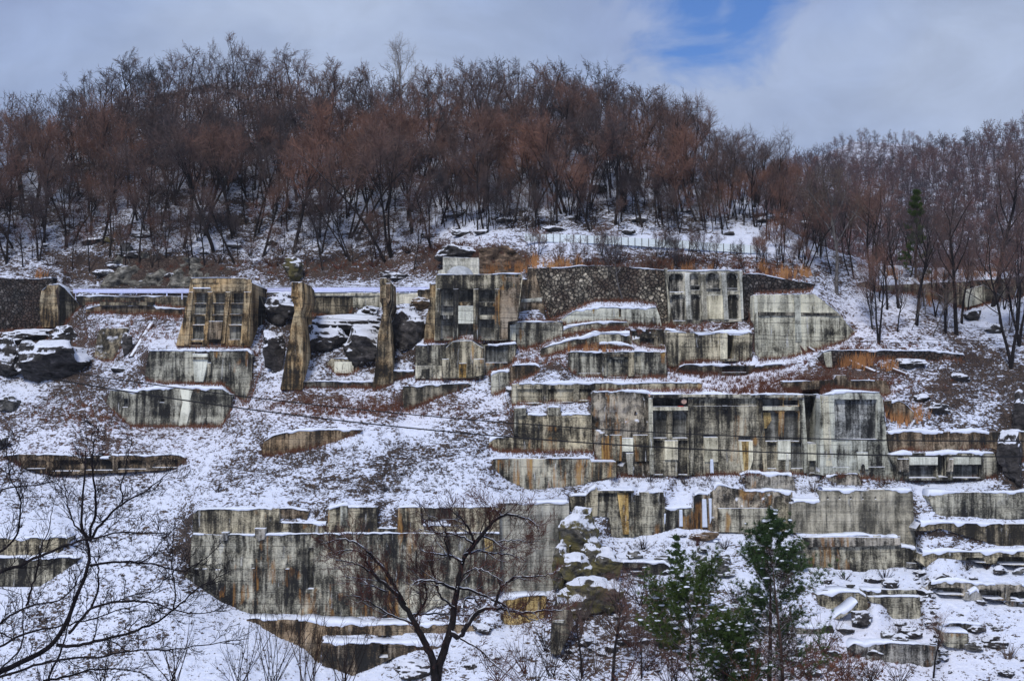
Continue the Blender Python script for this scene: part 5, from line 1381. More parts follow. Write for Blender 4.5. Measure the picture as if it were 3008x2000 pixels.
def gen_forest_tree(seed, H=12.0, dense=1.0, stems=1, spread=1.0, tw=0.019, m1=None, m2=None, low=False):
    T = TreeB(seed)
    r = T.r
    for st_ in range(stems):
        lean = r.normal(size=3) * 0.12 + (r.normal(size=3) * 0.22 if stems > 1 else 0)
        d = unit(np.array([lean[0], lean[1] - 0.10, 1.0]))
        hb = H * r.uniform(0.30, 0.45)
        p0 = np.array([r.normal() * 0.2 * (stems > 1), r.normal() * 0.2 * (stems > 1), -0.6])
        trunk, dl = T.path(p0, d, H * 0.80, 7, 0.08, 0.05)
        r0 = H * 0.0150 * (0.8 if stems > 1 else 1) * r.uniform(0.8, 1.2)
        T.wood(trunk, r0, r0 * 0.42, 4 if low else 6)
        nl = int((7 if not low else 6) / (1 + 0.35 * (stems - 1)))
        for a in range(nl + 1):
            f = (0.56 if not low else 0.48) + (0.44 if not low else 0.52) * (a / nl)
            q = f * 7
            i = min(int(q), 6)
            p = trunk[i] + (trunk[i + 1] - trunk[i]) * (q - i)
            dd = T.side(d, r.uniform(0.5, 1.0) * spread) if a < nl else unit(dl + r.normal(size=3) * 0.1)
            ll = H * r.uniform(0.32, 0.46) * (1.15 - 0.45 * f)
            l1, _ = T.path(p, dd, ll, 5, 0.13, 0.07)
            rr = r0 * 0.42 * (1.25 - 0.5 * f)
            T.wood(l1, rr, rr * 0.3, 3 if low else 4)
            for b in range(5 if low else 6):
                fb = 0.32 + 0.68 * (b + r.uniform(0, 0.9)) / 6
                q = min(fb, 0.999) * 5
                i = int(q)
                p2 = l1[i] + (l1[i + 1] - l1[i]) * (q - i)
                d2 = T.side(unit(l1[i + 1] - l1[i]), r.uniform(0.4, 0.85))
                l2, _ = T.path(p2, d2, ll * r.uniform(0.30, 0.52), 3, 0.16, 0.10)
                T.wood(l2, rr * 0.34, rr * 0.12, 3, thin=True)
                nc = int(round((3 if low else 5) * dense))
                for e in range(nc):
                    fe = (e + 0.6) / nc
                    q = min(fe, 0.999) * 3
                    i = int(q)
                    p3 = l2[i] + (l2[i + 1] - l2[i]) * (q - i)
                    d3 = unit(T.side(unit(l2[i + 1] - l2[i]), r.uniform(0.45, 1.0)) + np.array([0, 0, 0.06]))
                    L3 = H * r.uniform(0.06, 0.115)
                    p4 = p3 + d3 * L3
                    T.tw.append((p3, p4, tw))
                    for g_ in range(3 if low else 6):
                        fg = (g_ + 0.5) / 6 if not low else (g_ + 0.5) / 3
                        p5 = p3 + (p4 - p3) * fg
                        d5 = unit(T.side(d3, r.uniform(0.4, 1.0)) + np.array([0, 0, 0.08]))
                        T.tw.append((p5, p5 + d5 * L3 * r.uniform(0.5, 0.85), tw * (1.3 if low else 0.75)))
    return T
PROTO = []
for k in range(9):
    T = gen_forest_tree(900 + k, H=12.0, dense=1.15 if k % 3 else 1.35, stems=[1, 1, 2, 1, 3, 1, 2, 1, 1][k], spread=[1, .9, .7, 1.1, .7, .8, .8, 1.0, .75][k])
    PROTO.append((T.meshes('t', M['bark'], M['twig']), T))
def place_tree(meshes, loc, s, rz, label, name='bare_tree', cat='tree', group=None, lean=(0, 0), sz=1.0):
    root = empty(name, loc, label, cat, group)
    root.rotation_euler = (lean[0], lean[1], rz)
    root.scale = (s, s, s * sz)
    for nm, me in zip(('trunk', 'crown'), meshes):
        o = bpy.data.objects.new(nm, me)
        C.objects.link(o)
        o.parent = root
    return root

# where the wood grows
LOWER = [(-1500, 800), (-200, 790), (300, 760), (700, 800), (1240, 775), (1300, 700), (1520, 672), (2240, 700), (2330, 790), (2420, 812), (2700, 815), (3100, 800), (4000, 820)]
cand = []
rr_ = np.random.default_rng(5)
tries = 0
grid = {}
def far_enough(X, Y, dmin):
    gxk, gyk = int(X // dmin), int(Y // dmin)
    for a in (-1, 0, 1):
        for b in (-1, 0, 1):
            for (x, y) in grid.get((gxk + a, gyk + b), ()):
                if (x - X) ** 2 + (y - Y) ** 2 < dmin * dmin:
                    return False
    grid.setdefault((gxk, gyk), []).append((X, Y))
    return True
for _ in range(30000):
    px_ = rr_.uniform(-260, 3250)
    lowy = np.interp(px_, *zip(*LOWER))
    hiy = np.interp(px_, xs, ridge)
    if px_ > 2700: hiy = max(hiy, 780)
    if hiy > lowy - 4: hiy = lowy - 4
    py_ = rr_.uniform(hiy, lowy)
    if 1500 < px_ < 2250 and 680 < py_ : continue
    d_ = float(samp(px_, py_))
    X, Y, Z = unp(px_, py_, d_)
    if far_enough(X, Y, float(np.interp(py_, [330, 480, 640], [2.15, 2.6, 3.3]))):
        cand.append((d_, px_, py_, X, Y, Z))
cand.sort()
print('forest', len(cand))
NIND = 285
GROUPLAB = 'bare trees of the wood on the hillside'
def zone(px_, py_):
    side = 'left' if px_ < 750 else ('middle' if px_ < 1500 else ('right' if px_ < 2250 else 'far right'))
    band = 'lower edge of the wood' if py_ > 640 else 'dense middle of the wood'
    return f'bare reddish brown tree in the {band}, {side} of the hillside'
def tree_height(py_, px_):
    h = float(np.interp(py_, [250, 400, 550, 700], [7.4, 8.4, 11.0, 13.8]))
    h *= float(np.interp(px_, [1800, 2050, 2250], [1.0, 0.85, 0.72]))
    return h
for n_, (d_, px_, py_, X, Y, Z) in enumerate(cand[:NIND]):
    k = int(rr_.integers(len(PROTO)))
    s = tree_height(py_, px_) / 12.0 * rr_.uniform(0.62, 1.15)
    if px_ > 2250: s *= 0.95
    place_tree(PROTO[k][0], (X, Y, Z - 0.2), s, rr_.uniform(0, 6.28), zone(px_, py_), group=GROUPLAB, lean=(rr_.normal() * 0.05, rr_.normal() * 0.07), sz=rr_.uniform(0.9, 1.1))

def merged_wood(name, spots, protos, m1, m2, label):
    Vs, Q, Tt, off, qm = [], [], [], 0, []
    for (X, Y, Z, s, rz, k) in spots:
        v1, f1, v2, f2, tv, tf = protos[k].raw
        ca, sa = math.cos(rz), math.sin(rz)
        Rm = np.array([[ca, -sa, 0], [sa, ca, 0], [0, 0, 1]]) * s
        vv = np.concatenate([v1, v2, tv]) @ Rm.T + np.array([X, Y, Z])
        Vs.append(vv.astype(np.float32))
        Q.append(f1 + off); qm.append(np.zeros(len(f1), np.int32))
        Q.append(f2 + off + len(v1)); qm.append(np.ones(len(f2), np.int32))
        Tt.append(tf + off + len(v1) + len(v2))
        off += len(vv)
    Q = np.concatenate(Q); Tt = np.concatenate(Tt)
    mi = np.concatenate(qm + [np.ones(len(Tt), np.int32)])
    o = mesh_np(name, np.concatenate(Vs), [Q, Tt], [m1, m2], midx=mi)
    return tag(o, label, 'wood', kind='stuff')
LOWP = []
for k in range(7):
    T = gen_forest_tree(300 + k, H=12.0, dense=1.0, stems=[1, 1, 2, 1, 1, 2, 1][k], tw=0.040, low=True)
    T.meshes('t', M['bark'], M['twig'])
    LOWP.append(T)
spots = []
for (d_, px_, py_, X, Y, Z) in cand[NIND:]:
    spots.append((X, Y, Z - 0.2, tree_height(py_, px_) / 12.0 * rr_.uniform(0.65, 1.15), rr_.uniform(0, 6.28), int(rr_.integers(7))))
if spots:
    merged_wood('hilltop_wood', spots, LOWP, M['bark'], M['twig'], 'dense wood of bare reddish brown trees up to the hilltop')
def hill_spots(hl, dmin, n, hgt, xlim):
    grid.clear()
    out = []
    T_, Wd = hl['py'].shape
    for _ in range(n):
        a = rr_.uniform(0, T_ - 1.001); b = rr_.uniform(0, Wd - 1.001)
        i, j = int(a), int(b)
        px_ = hl['hx'][j] + (b - j) * 14
        if not (xlim[0] < px_ < xlim[1]): continue
        py_ = hl['py'][i, j] * (1 - a + i) + hl['py'][i + 1, j] * (a - i)
        d_ = hl['d'][i, j] * (1 - a + i) + hl['d'][i + 1, j] * (a - i)
        X, Y, Z = unp(px_, py_, d_)
        if far_enough(X, Y, dmin):
            out.append((X, Y, Z - 0.5, hgt / 12.0 * rr_.uniform(0.7, 1.1), rr_.uniform(0, 6.28), int(rr_.integers(7))))
    return out
sB = hill_spots(hillB, 4.0, 26000, 11.5, (2000, 3250))
sC = hill_spots(hillC, 5.2, 16000, 12.5, (2300, 2950))
print('far', len(sB), len(sC))
FARP = []
for k in range(7):
    T = gen_forest_tree(500 + k, H=12.0, dense=0.68, stems=1, tw=0.075, low=True)
    T.meshes('t', M['bark'], M['twigfar'])
    FARP.append(T)
merged_wood('right_wood', sB, FARP, M['bark'], M['twigfar'], 'purple brown bare wood covering the right hand hill')
merged_wood('distant_wood', sC, FARP, M['bark'], M['twigfar'], 'thin row of bare trees on the distant misty hilltop')

# trees one can pick out
def custom_tree(seed, H, m1, m2, **kw):
    T = gen_forest_tree(seed, H=H, **kw)
    return T.meshes('t', m1, m2)
birch = custom_tree(71, 13.0, M['birch'], M['birch'], dense=0.8, spread=0.55, tw=0.02)
grey1 = custom_tree(72, 13.0, M['barkgrey'], M['twiggrey'], dense=1.2, spread=0.9)
grey2 = custom_tree(73, 9.0, M['barkgrey'], M['twiggrey'], dense=0.6, spread=0.8, tw=0.014)
dark1 = custom_tree(74, 10.0, M['barkblack'], M['twig'], dense=0.7, spread=0.9, stems=2, tw=0.014)
dark2 = custom_tree(75, 12.0, M['barkblack'], M['twig'], dense=0.7, spread=0.7, tw=0.014)
def put(meshes, px_, py_, s, label, rz=0.5, name='bare_tree', lean=(0, 0), group=None, back=0.0):
    d_ = float(samp(px_, py_)) + back
    X, Y, Z = unp(px_, py_, d_)
    place_tree(meshes, (X, Y, Z - 0.1), s, rz, label, name=name, lean=lean, group=group)
put(birch, 1172, 385, 1.0, 'pale stemmed birch standing up above the hilltop wood', 1.0, 'birch_tree')
put(grey1, 2458, 862, 1.05, 'grey bare tree standing alone beside the snowy track at the upper right', 0.3)
put(grey2, 1833, 884, 0.75, 'slim grey young tree in front of the great rubble wall', 0.9, 'young_tree')
put(dark1, 2580, 1008, 0.95, 'dark forked young tree on the low rubble wall at the right', 0.0)
put(dark2, 2812, 985, 1.25, 'tall dark tree with a dark root mound on the right slope', 0.4)
put(dark2, 2692, 952, 1.0, 'slim dark tree on the right slope below the long thin wall', 2.2)
put(dark1, 2965, 1080, 1.5, 'dark many branched tree at the right edge above the dark rock', 1.2)
put(dark2, 2915, 900, 1.5, 'tall leaning dark tree crossing the long thin wall at the right', 3.3, lean=(0, -0.12))
put(dark1, 2750, 930, 0.7, 'small dark tree among thin saplings on the right slope', 4.2)
put(dark1, 2560, 830, 1.1, 'dark bare tree rising behind the start of the long thin wall', 5.0)
put(dark2, 2640, 905, 0.9, 'thin dark tree just below the middle of the long thin wall', 5.6)
put(dark1, 2990, 1010, 1.2, 'dark tree cut by the right edge of the hillside', 0.8)
for n_ in range(56):
    x_ = rr_.uniform(2560, 3450); y_ = rr_.uniform(880, 1010)
    put((dark1, dark2, grey2)[n_ % 3], x_, y_, rr_.uniform(0.3, 0.75), 'thin dark sapling on the snowy slope at the right', rr_.uniform(0, 6), 'sapling', group='saplings on the right slope')
for n_ in range(230):
    x_ = rr_.uniform(-60, 2440); y_ = rr_.uniform(600, 800) if x_ < 1280 else (rr_.uniform(590, 690) if x_ < 2250 else rr_.uniform(690, 790))
    put((dark1, dark2, grey2, PROTO[0][0])[n_ % 4], x_, y_, rr_.uniform(0.28, 0.6), 'thin sapling on the floor of the wood', rr_.uniform(0, 6), 'sapling', group='saplings on the floor of the wood')
for n_ in range(90):
    x_ = rr_.uniform(1300, 2330); y_ = rr_.uniform(570, 684)
    put((PROTO[1][0], PROTO[2][0], PROTO[4][0], dark1)[n_ % 4], x_, y_, rr_.uniform(0.25, 0.6), 'low bushy sapling on the snowy bank above the slat fence', rr_.uniform(0, 6), 'sapling', group='bushy saplings above the slat fence')
for n_ in range(40):
    x_ = rr_.uniform(1560, 2420); y_ = rr_.uniform(745, 800)
    put((PROTO[2][0], PROTO[4][0], PROTO[6][0])[n_ % 3], x_, y_, rr_.uniform(0.14, 0.32), 'low reddish bush on the dark bank between the slat fence and the walls', rr_.uniform(0, 6), 'bush', group='bushes below the slat fence')
put(dark2, 1712, 1990, 0.55, 'left of two slim dark saplings between the standing pillar and the pines', 0.2, 'sapling')
put(dark2, 1800, 1998, 0.75, 'right of two slim dark saplings between the standing pillar and the pines', 1.9, 'sapling')
put(dark1, 1885, 1990, 0.5, 'dark scrubby sapling just left of the light green pine', 2.9, 'sapling')
put(dark2, 2742, 1990, 0.45, 'thin sapling at the bottom right beside the stones', 1.9, 'sapling')

# big hand laid trees nearer the camera
def sprout(T, pts, r0, r1, n, lmin, lmax, level, maxlev, flat=0.6, up=0.12, thinr=0.0035, zig=0.12, start=0.15, snow=False):
    m = len(pts) - 1
    for a in range(n):
        f = start + (1 - start) * (a + T.r.uniform(0.1, 0.9)) / n
        q = min(f, 0.998) * m
        i = int(q)
        p = pts[i] + (pts[i + 1] - pts[i]) * (q - i)
        tdir = unit(pts[i + 1] - pts[i])
        d = T.side(tdir, T.r.uniform(0.45, 0.95))
        d = unit(d * np.array([1, flat, 1]) + np.array([0, 0, up]))
        ll = T.r.uniform(lmin, lmax) * (1.1 - 0.5 * f)
        k = 5 if level < 2 else 3
        l, dl = T.path(p, d, ll, k, zig, up * 0.5)
        rr = max((r0 + (r1 - r0) * f) * 0.45, thinr)
        rr = min(rr, ll * 0.02 + 0.002)
        T.wood(l, rr, max(rr * 0.3, thinr * 0.5), 4 if level < 2 else 3, thin=level >= 1)
        if level < maxlev:
            sprout(T, l, rr, rr * 0.3, max(2, int(n * 0.55)), lmin * 0.45, lmax * 0.5, level + 1, maxlev, flat, up, thinr, zig, 0.1)
        else:
            for b in range(3):
                fb = T.r.uniform(0.2, 0.95)
                pp = l[0] + (l[-1] - l[0]) * fb
                T.tw.append((pp, pp + T.side(unit(l[-1] - l[0]), 0.6) * ll * T.r.uniform(0.1, 0.35), thinr * 0.9))
def smooth_path(P, n):
    P = np.array(P, float)
    t = np.concatenate([[0], np.cumsum(np.linalg.norm(np.diff(P[:, :2], axis=0), axis=1))])
    tt = np.linspace(0, t[-1], n)
    out = np.stack([np.interp(tt, t, P[:, k]) for k in range(P.shape[1])], -1)
    for _ in range(2):
        o2 = out.copy()
        o2[1:-1] = 0.25 * out[:-2] + 0.5 * out[1:-1] + 0.25 * out[2:]
        out = o2
    return out
def hand_tree(name, label, crop, branches, D, m1, m2, seed, base_pt, twig, depthvar=1.2, sides=7):
    """branches: (points in a crop, start radius px, end radius px, n side twigs); depths wander so the crown has volume"""
    T = TreeB(seed)
    for bi, (pts, ra, rb, ns) in enumerate(branches):
        P = c(crop, *pts) if not callable(crop) else [crop(q) for q in pts]
        S_ = smooth_path(P, max(6, len(P) * 4))
        n = len(S_)
        wob = T.r.normal(size=2)
        if isinstance(ns, tuple):
            ns, d0_, d1_ = ns
        else:
            d0_, d1_ = 0.0, wob[0] * depthvar
        dep = D + np.linspace(d0_, d1_, n)
        P3 = np.array([unp(x, y, d) for (x, y), d in zip(S_[:, :2], dep)])
        jit = T.r.normal(size=P3.shape) * (0.012 * D / 25)
        P3[1:-1] += jit[1:-1]
        ra_, rb_ = ra / F * D, rb / F * D
        T.wood(P3, ra_, rb_, sides)
        if ns:
            sprout(T, P3, ra_, rb_, int(ns * twig.get('k', 2.0)), *twig['len'], 0 if twig['lev'] > 1 else 1, twig['lev'], twig.get('flat', 0.7), twig.get('up', 0.1), twig['thin'], twig.get('zig', 0.12))
    ms = T.meshes('t', m1, m2)
    for me in ms:
        n = len(me.vertices)
        co = np.empty(n * 3, np.float32)
        me.vertices.foreach_get('co', co)
        co = co.reshape(-1, 3) - np.array(base_pt, np.float32)
        me.vertices.foreach_set('co', co.ravel())
        me.update()
    root = empty(name, base_pt, label, 'tree')
    for nm, me in zip(('trunk', 'crown'), ms):
        o = bpy.data.objects.new(nm, me)
        C.objects.link(o)
        o.parent = root
    return root
# left foreground tree: stands low on the bank, out of frame to the left
LB = [
    ([(-1400, 3600), (-900, 2600), (-500, 1900), (-120, 1560), (150, 1430), (430, 1290), (520, 1090), (600, 880), (690, 670), (685, 480), (600, 380), (620, 270), (650, 100), (660, -80), (655, -200)], 17, 2.0, (9, 0, 0.6)),
    ([(430, 1290), (530, 1312), (800, 1240), (1030, 1190), (1200, 1110), (1330, 1030), (1500, 860), (1620, 800), (1780, 715)], 5.5, 1.2, 9),
    ([(-300, 1500), (-60, 1200), (0, 1110), (200, 990), (470, 950), (560, 860), (640, 700)], 4.5, 1.2, 8),
    ([(-300, 850), (-20, 740), (250, 640), (420, 560), (640, 480), (760, 470), (900, 420), (1300, 440)], 6, 1.2, 9),
    ([(690, 680), (900, 650), (1120, 660), (1290, 700), (1400, 740), (1560, 640), (1680, 530)], 4, 1.0, 8),
    ([(530, 1200), (700, 1000), (900, 960), (1050, 950), (1200, 960), (1320, 1030), (1560, 1050), (1740, 1020)], 4.5, 1.0, 8),
    ([(-200, 1420), (-20, 1310), (200, 1190), (500, 1140), (760, 1080), (900, 1020), (1150, 960)], 4, 1.0, 8),
    ([(-200, 1600), (-20, 1540), (400, 1400), (800, 1380), (1000, 1320), (1280, 1330), (1500, 1300), (1900, 1240)], 4.5, 1.0, 9),
    ([(690, 480), (560, 350), (520, 200), (500, 100), (480, -60)], 3.0, 0.9, 6),
    ([(690, 490), (760, 380), (900, 230), (1100, 120), (1260, 0), (1330, -80)], 4.5, 1.0, 8),
    ([(685, 480), (740, 250), (720, 60), (700, -120), (760, -400)], 4.5, 1.0, 7),
    ([(200, 990), (250, 840), (290, 700), (300, 560), (380, 400), (400, 230)], 3.5, 1.0, 6),
    ([(-200, 640), (0, 590), (100, 500), (150, 400), (160, 150), (80, 30), (40, -300)], 3.5, 1.0, 7),
    ([(-200, 300), (0, 110), (50, 80), (300, 60), (500, 20)], 3.5, 1.0, 7),
    ([(0, 1480), (180, 1300), (175, 1000), (160, 860)], 3, 0.9, 5),
    ([(330, 1568), (500, 1540), (700, 1470), (1100, 1490), (1180, 1570)], 4, 1.2, 6),
    ([(350, 1600), (480, 1300), (560, 1000), (580, 760)], 3.2, 0.9, 5),
    ([(700, 1000), (760, 850), (740, 620), (600, 520)], 3.5, 1.0, 5),
    ([(-200, 1250), (0, 1180), (60, 1230), (150, 1260)], 4, 1.5, 3),
    ([(940, 200), (930, 60), (960, -60), (1010, -300)], 2.2, 0.8, 4),
    ([(1330, 1030), (1350, 850), (1310, 640), (1340, 440)], 2.5, 0.8, 6),
    ([(1060, 660), (1160, 620), (1230, 500), (1350, 380)], 2, 0.8, 4),
    ([(900, 960), (1050, 900), (1180, 880), (1300, 760), (1420, 640)], 2, 0.8, 5),
]
hand_tree('bare_tree', 'large bare black branched tree reaching in from the lower left corner', 'H', LB, 25.0, M['barkleft'], M['twigdark'], 41, (unp(-540, 2800, 25.0)[0], 25.0, -11.5),
          dict(len=(0.35, 1.0), lev=2, flat=0.8, up=0.10, thin=0.0058, zig=0.16, k=1.6), depthvar=1.5)
jj_ = lambda q: (1300 + q[0] / 2.613, 1400 + q[1] / 2.613)
CB = [
    ([(-60, 2300), (-55, 1700), (-40, 1500), (10, 1330), (70, 1150), (100, 900), (150, 640), (200, 570)], 19, 6, (8, 0, 0.3)),
    ([(-50, 1600), (-70, 1400), (-150, 1250), (-200, 1130), (-240, 1080), (-330, 950), (-400, 850), (-490, 790), (-600, 640)], 13, 3, (9, 0, -1.0)),
    ([(60, 1200), (130, 1240), (200, 1120), (280, 1020), (350, 1000), (560, 1030), (660, 1050), (780, 1020), (920, 1025)], 9, 2, (10, 0, 1.2)),
    ([(400, 990), (430, 920), (440, 850), (550, 770), (650, 765), (750, 762), (850, 742)], 4.5, 1.5, 8),
    ([(160, 600), (230, 575), (300, 566), (400, 594), (500, 588), (640, 640)], 4, 1.2, 8),
    ([(110, 850), (190, 858), (280, 892), (400, 950), (460, 978), (640, 1080), (800, 1120)], 4.5, 1.2, 9),
    ([(150, 650), (60, 600), (-80, 590), (-180, 560)], 5, 1.3, 7), ([(90, 860), (0, 815), (-90, 800), (-200, 792), (-230, 830)], 5, 1.5, 7),
    ([(-290, 980), (-380, 830), (-450, 700), (-560, 590), (-640, 515), (-740, 468), (-800, 475), (-900, 510)], 6.5, 1.5, (10, -0.4, -1.6)),
    ([(-480, 790), (-600, 700), (-700, 650), (-820, 640)], 3.5, 1.2, 8), ([(260, 510), (220, 440), (200, 390), (130, 310), (60, 250)], 4.5, 1.2, 8),
    ([(250, 520), (150, 458), (60, 430), (-60, 428), (-180, 400)], 3.5, 1.2, 8),
    ([(200, 570), (270, 490), (380, 350), (440, 305), (490, 290), (600, 306), (700, 350), (740, 430)], 7.5, 1.2, 11),
    ([(450, 300), (400, 250), (330, 200), (250, 180)], 3, 1, 8), ([(300, 450), (420, 500), (540, 480), (640, 500), (740, 490)], 3, 1, 8),
    ([(-260, 1060), (-60, 1045), (60, 1055), (200, 1060)], 4, 1.5, 6), ([(-240, 1110), (-120, 950), (-130, 800), (-210, 700), (-200, 560)], 4, 1.2, 9),
    ([(90, 1000), (-20, 930), (-60, 760), (-110, 640)], 3.5, 1.2, 8), ([(100, 900), (150, 760), (230, 700), (330, 720), (460, 800)], 3, 1, 8),
    ([(140, 1240), (300, 1330), (420, 1460), (560, 1560)], 4, 1.5, 7), ([(60, 640), (20, 500), (30, 420), (-20, 340), (-120, 290)], 3, 1, 8),
    ([(-230, 1130), (-400, 1060), (-560, 960), (-700, 900)], 3.5, 1.2, 9), ([(150, 1010), (180, 920), (260, 940), (300, 1020)], 4, 1.5, 5),
    ([(-600, 620), (-660, 560), (-760, 560), (-880, 590)], 2.6, 1, 7), ([(-420, 880), (-560, 830), (-640, 780), (-760, 760)], 2.6, 1, 7),
]
hand_tree('bare_tree', 'gnarled dark tree with snow on its limbs standing in the centre foreground', jj_, CB, 58.0, M['barkblack'], M['twigred'], 77, (unp(1278, 2260, 58)[0], 58.0, -20.6),
          dict(len=(0.7, 1.9), lev=2, flat=0.9, up=0.10, thin=0.0095, zig=0.14, k=1.8), depthvar=2.2)

# shrubs: fans of upright stems
def shrub(name, label, px_, py_, D, hpx, spread, n, mats, seed, group=None, lev=1, thin=0.004, basez=None, stemr=1.6):
    T = TreeB(seed)
    s = D / F
    H_ = hpx * s
    for k in range(n):
        d = unit(np.array([T.r.normal() * spread, T.r.normal() * spread * 0.7, 1.0]))
        l, _ = T.path(np.array([T.r.normal() * 0.05 * H_, T.r.normal() * 0.05 * H_, -0.15 * H_]), d, H_ * T.r.uniform(0.55, 1.15), 6, 0.07, 0.03)
        T.wood(l, stemr * s, stemr * 0.35 * s, 3)
        sprout(T, l, stemr * s, stemr * .4 * s, 6, H_ * 0.12, H_ * 0.3, 1, 1 + (lev > 1), 0.9, 0.18, thin, 0.1, 0.3)
    ms = T.meshes('t', *mats)
    loc = unp(px_, py_, D)
    return place_tree(ms, loc, 1.0, 0, label, name=name, cat='shrub', group=group)
SH = [(1330 / 2.613, 1400 + 1500 / 2.613, 34, 'bare many stemmed shrub at the bottom left under the big branches', 190, 0.45), (2080 / 2.613, 1400 + 1568 / 2.613, 40, 'tall bare shrub with straight stems at the bottom, left of the lowest footing wall', 260, 0.30),
      (905, 1995, 42, 'bare shrub with long straight stems in front of the lowest footing wall', 270, 0.28), (1010, 1998, 44, 'reddish bare shrub just left of the central tree', 210, 0.30), (700, 2010, 34, 'thin stemmed shrub between the two bottom left shrubs', 230, 0.33),
      (300, 2010, 30, 'dark shrub at the bottom left corner', 150, 0.5), (130, 2010, 30, 'low shrub in the bottom left corner', 120, 0.5), (1560, 2005, 60, 'bushy shrub right of the central tree at the bottom edge', 160, 0.5), (1460, 1990, 60, 'small shrub beside the central tree roots', 110, 0.5)]
for n_, (a, b, D_, lab, hp, sp) in enumerate(SH):
    shrub('shrub', lab, a, b, D_, hp, sp, 11, (M['twigdark'], M['twigdark']), 1200 + n_, thin=0.0045, group='bare shrubs along the bottom')
SH2 = [(1700, 1990, 70, 120, 0.8, 'dark'), (1830, 2000, 68, 150, 0.8, 'red'), (1960, 1990, 68, 150, 0.9, 'red'), (2050, 2000, 66, 160, 0.9, 'dark'), (2440, 2000, 66, 140, 0.9, 'red'), (2540, 2005, 66, 110, 0.8, 'dark'), (1990, 1760, 84, 90, 0.8, 'red'), (1600, 1900, 78, 80, 0.7, 'dark'), (1950, 1850, 80, 130, 0.8, 'dark'), (1860, 1880, 78, 150, 0.7, 'dark'), (1800, 1850, 82, 110, 0.8, 'grey'), (2080, 1900, 76, 120, 0.8, 'red'), (2200, 1870, 78, 110, 0.8, 'dark'), (2380, 1980, 70, 120, 0.8, 'red'), (2160, 1760, 84, 70, 0.8, 'grey'), (1900, 1950, 74, 130, 0.8, 'dark'), (1750, 1960, 74, 120, 0.7, 'grey'), (1660, 1930, 76, 90, 0.8, 'dark'), (2300, 1850, 80, 110, 0.8, 'red'), (1640, 1780, 84, 60, 0.8, 'grey'), (2130, 1975, 70, 160, 0.9, 'red'), (2260, 1960, 72, 200, 0.9, 'red'), (2340, 1960, 70, 190, 0.9, 'red'), (2200, 1990, 68, 170, 0.9, 'red'), (2330, 1930, 76, 150, 0.8, 'red'), (2420, 1900, 80, 130, 0.7, 'red'), (2480, 1985, 70, 90, 0.7, 'dark'), (2560, 1990, 70, 90, 0.7, 'dark'), (2640, 1995, 70, 80, 0.6, 'dark'), (1990, 1990, 70, 120, 0.6, 'dark'),
       (1935, 1795, 84, 120, 0.5, 'red'), (1880, 1760, 86, 110, 0.6, 'red'), (1720, 1795, 84, 110, 0.5, 'grey'), (1540, 1960, 76, 120, 0.5, 'dark'), (1620, 1970, 76, 120, 0.5, 'dark'), (2390, 1440, 0, 42, 0.6, 'grey'), (2600, 1425, 0, 24, 0.9, 'red'), (1910, 1415, 0, 30, 0.6, 'grey'), (2010, 1420, 0, 34, 0.6, 'grey'),
       (1480, 1500, 0, 50, 0.5, 'grey'), (2050, 1600, 0, 40, 0.6, 'dark'), (2130, 1610, 0, 40, 0.6, 'dark'), (1890, 1610, 0, 44, 0.6, 'dark'), (2600, 1700, 0, 40, 0.7, 'dark'), (2480, 1700, 0, 34, 0.7, 'dark'), (2840, 1670, 0, 26, 0.7, 'dark'), (2900, 1670, 0, 26, 0.7, 'dark'), (2650, 1865, 0, 44, 0.6, 'dark'), (2960, 1930, 0, 60, 0.5, 'grey'),
       (1010, 1098, 0, 34, 0.9, 'dark'), (930, 1510, 0, 30, 0.7, 'grey'), (640, 1445, 0, 36, 0.5, 'grey'), (1130, 1440, 0, 30, 0.6, 'grey'), (1740, 790, 0, 60, 0.9, 'red'), (1640, 775, 0, 50, 0.9, 'red'), (1920, 790, 0, 60, 0.9, 'dark'), (2010, 780, 0, 60, 0.9, 'red'), (2100, 790, 0, 60, 0.9, 'red'), (2180, 790, 0, 50, 0.9, 'red'),
       (2240, 800, 0, 50, 0.9, 'dark'), (1820, 770, 0, 55, 0.9, 'red'), (330, 700, 0, 40, 1.0, 'dark'), (800, 780, 0, 45, 1.0, 'red'), (1000, 790, 0, 45, 1.0, 'red'), (1100, 780, 0, 45, 1.0, 'red'), (640, 770, 0, 40, 1.0, 'dark'), (1200, 740, 0, 40, 1.0, 'dark'), (150, 780, 0, 40, 1.0, 'red')]
col2m = dict(red=(M['twigred'], M['twigred']), dark=(M['twigdark'], M['twigdark']), grey=(M['twiggrey'], M['twiggrey']))
for n_, (a, b, D_, hp, sp, cl) in enumerate(SH2):
    D_ = D_ or float(samp(a, b))
    wd = dict(red='red brown', dark='dark', grey='grey brown')[cl]
    plc = 'at the foot of the pines' if (b > 1880 and a > 1900) else ('on the bank above the great rubble wall and arcade' if b < 830 and a > 1500 else ('on the bank below the wood' if b < 830 else ('near the bottom in the middle' if b > 1880 else ('on the snowy terraces' ))))
    shrub('shrub', f'{wd} leafless shrub {plc}', a, b, D_, hp, sp, 14, col2m[cl], 1300 + n_, group='leafless shrubs ' + plc, thin=0.006 if D_ < 90 else 0.011, stemr=1.2)

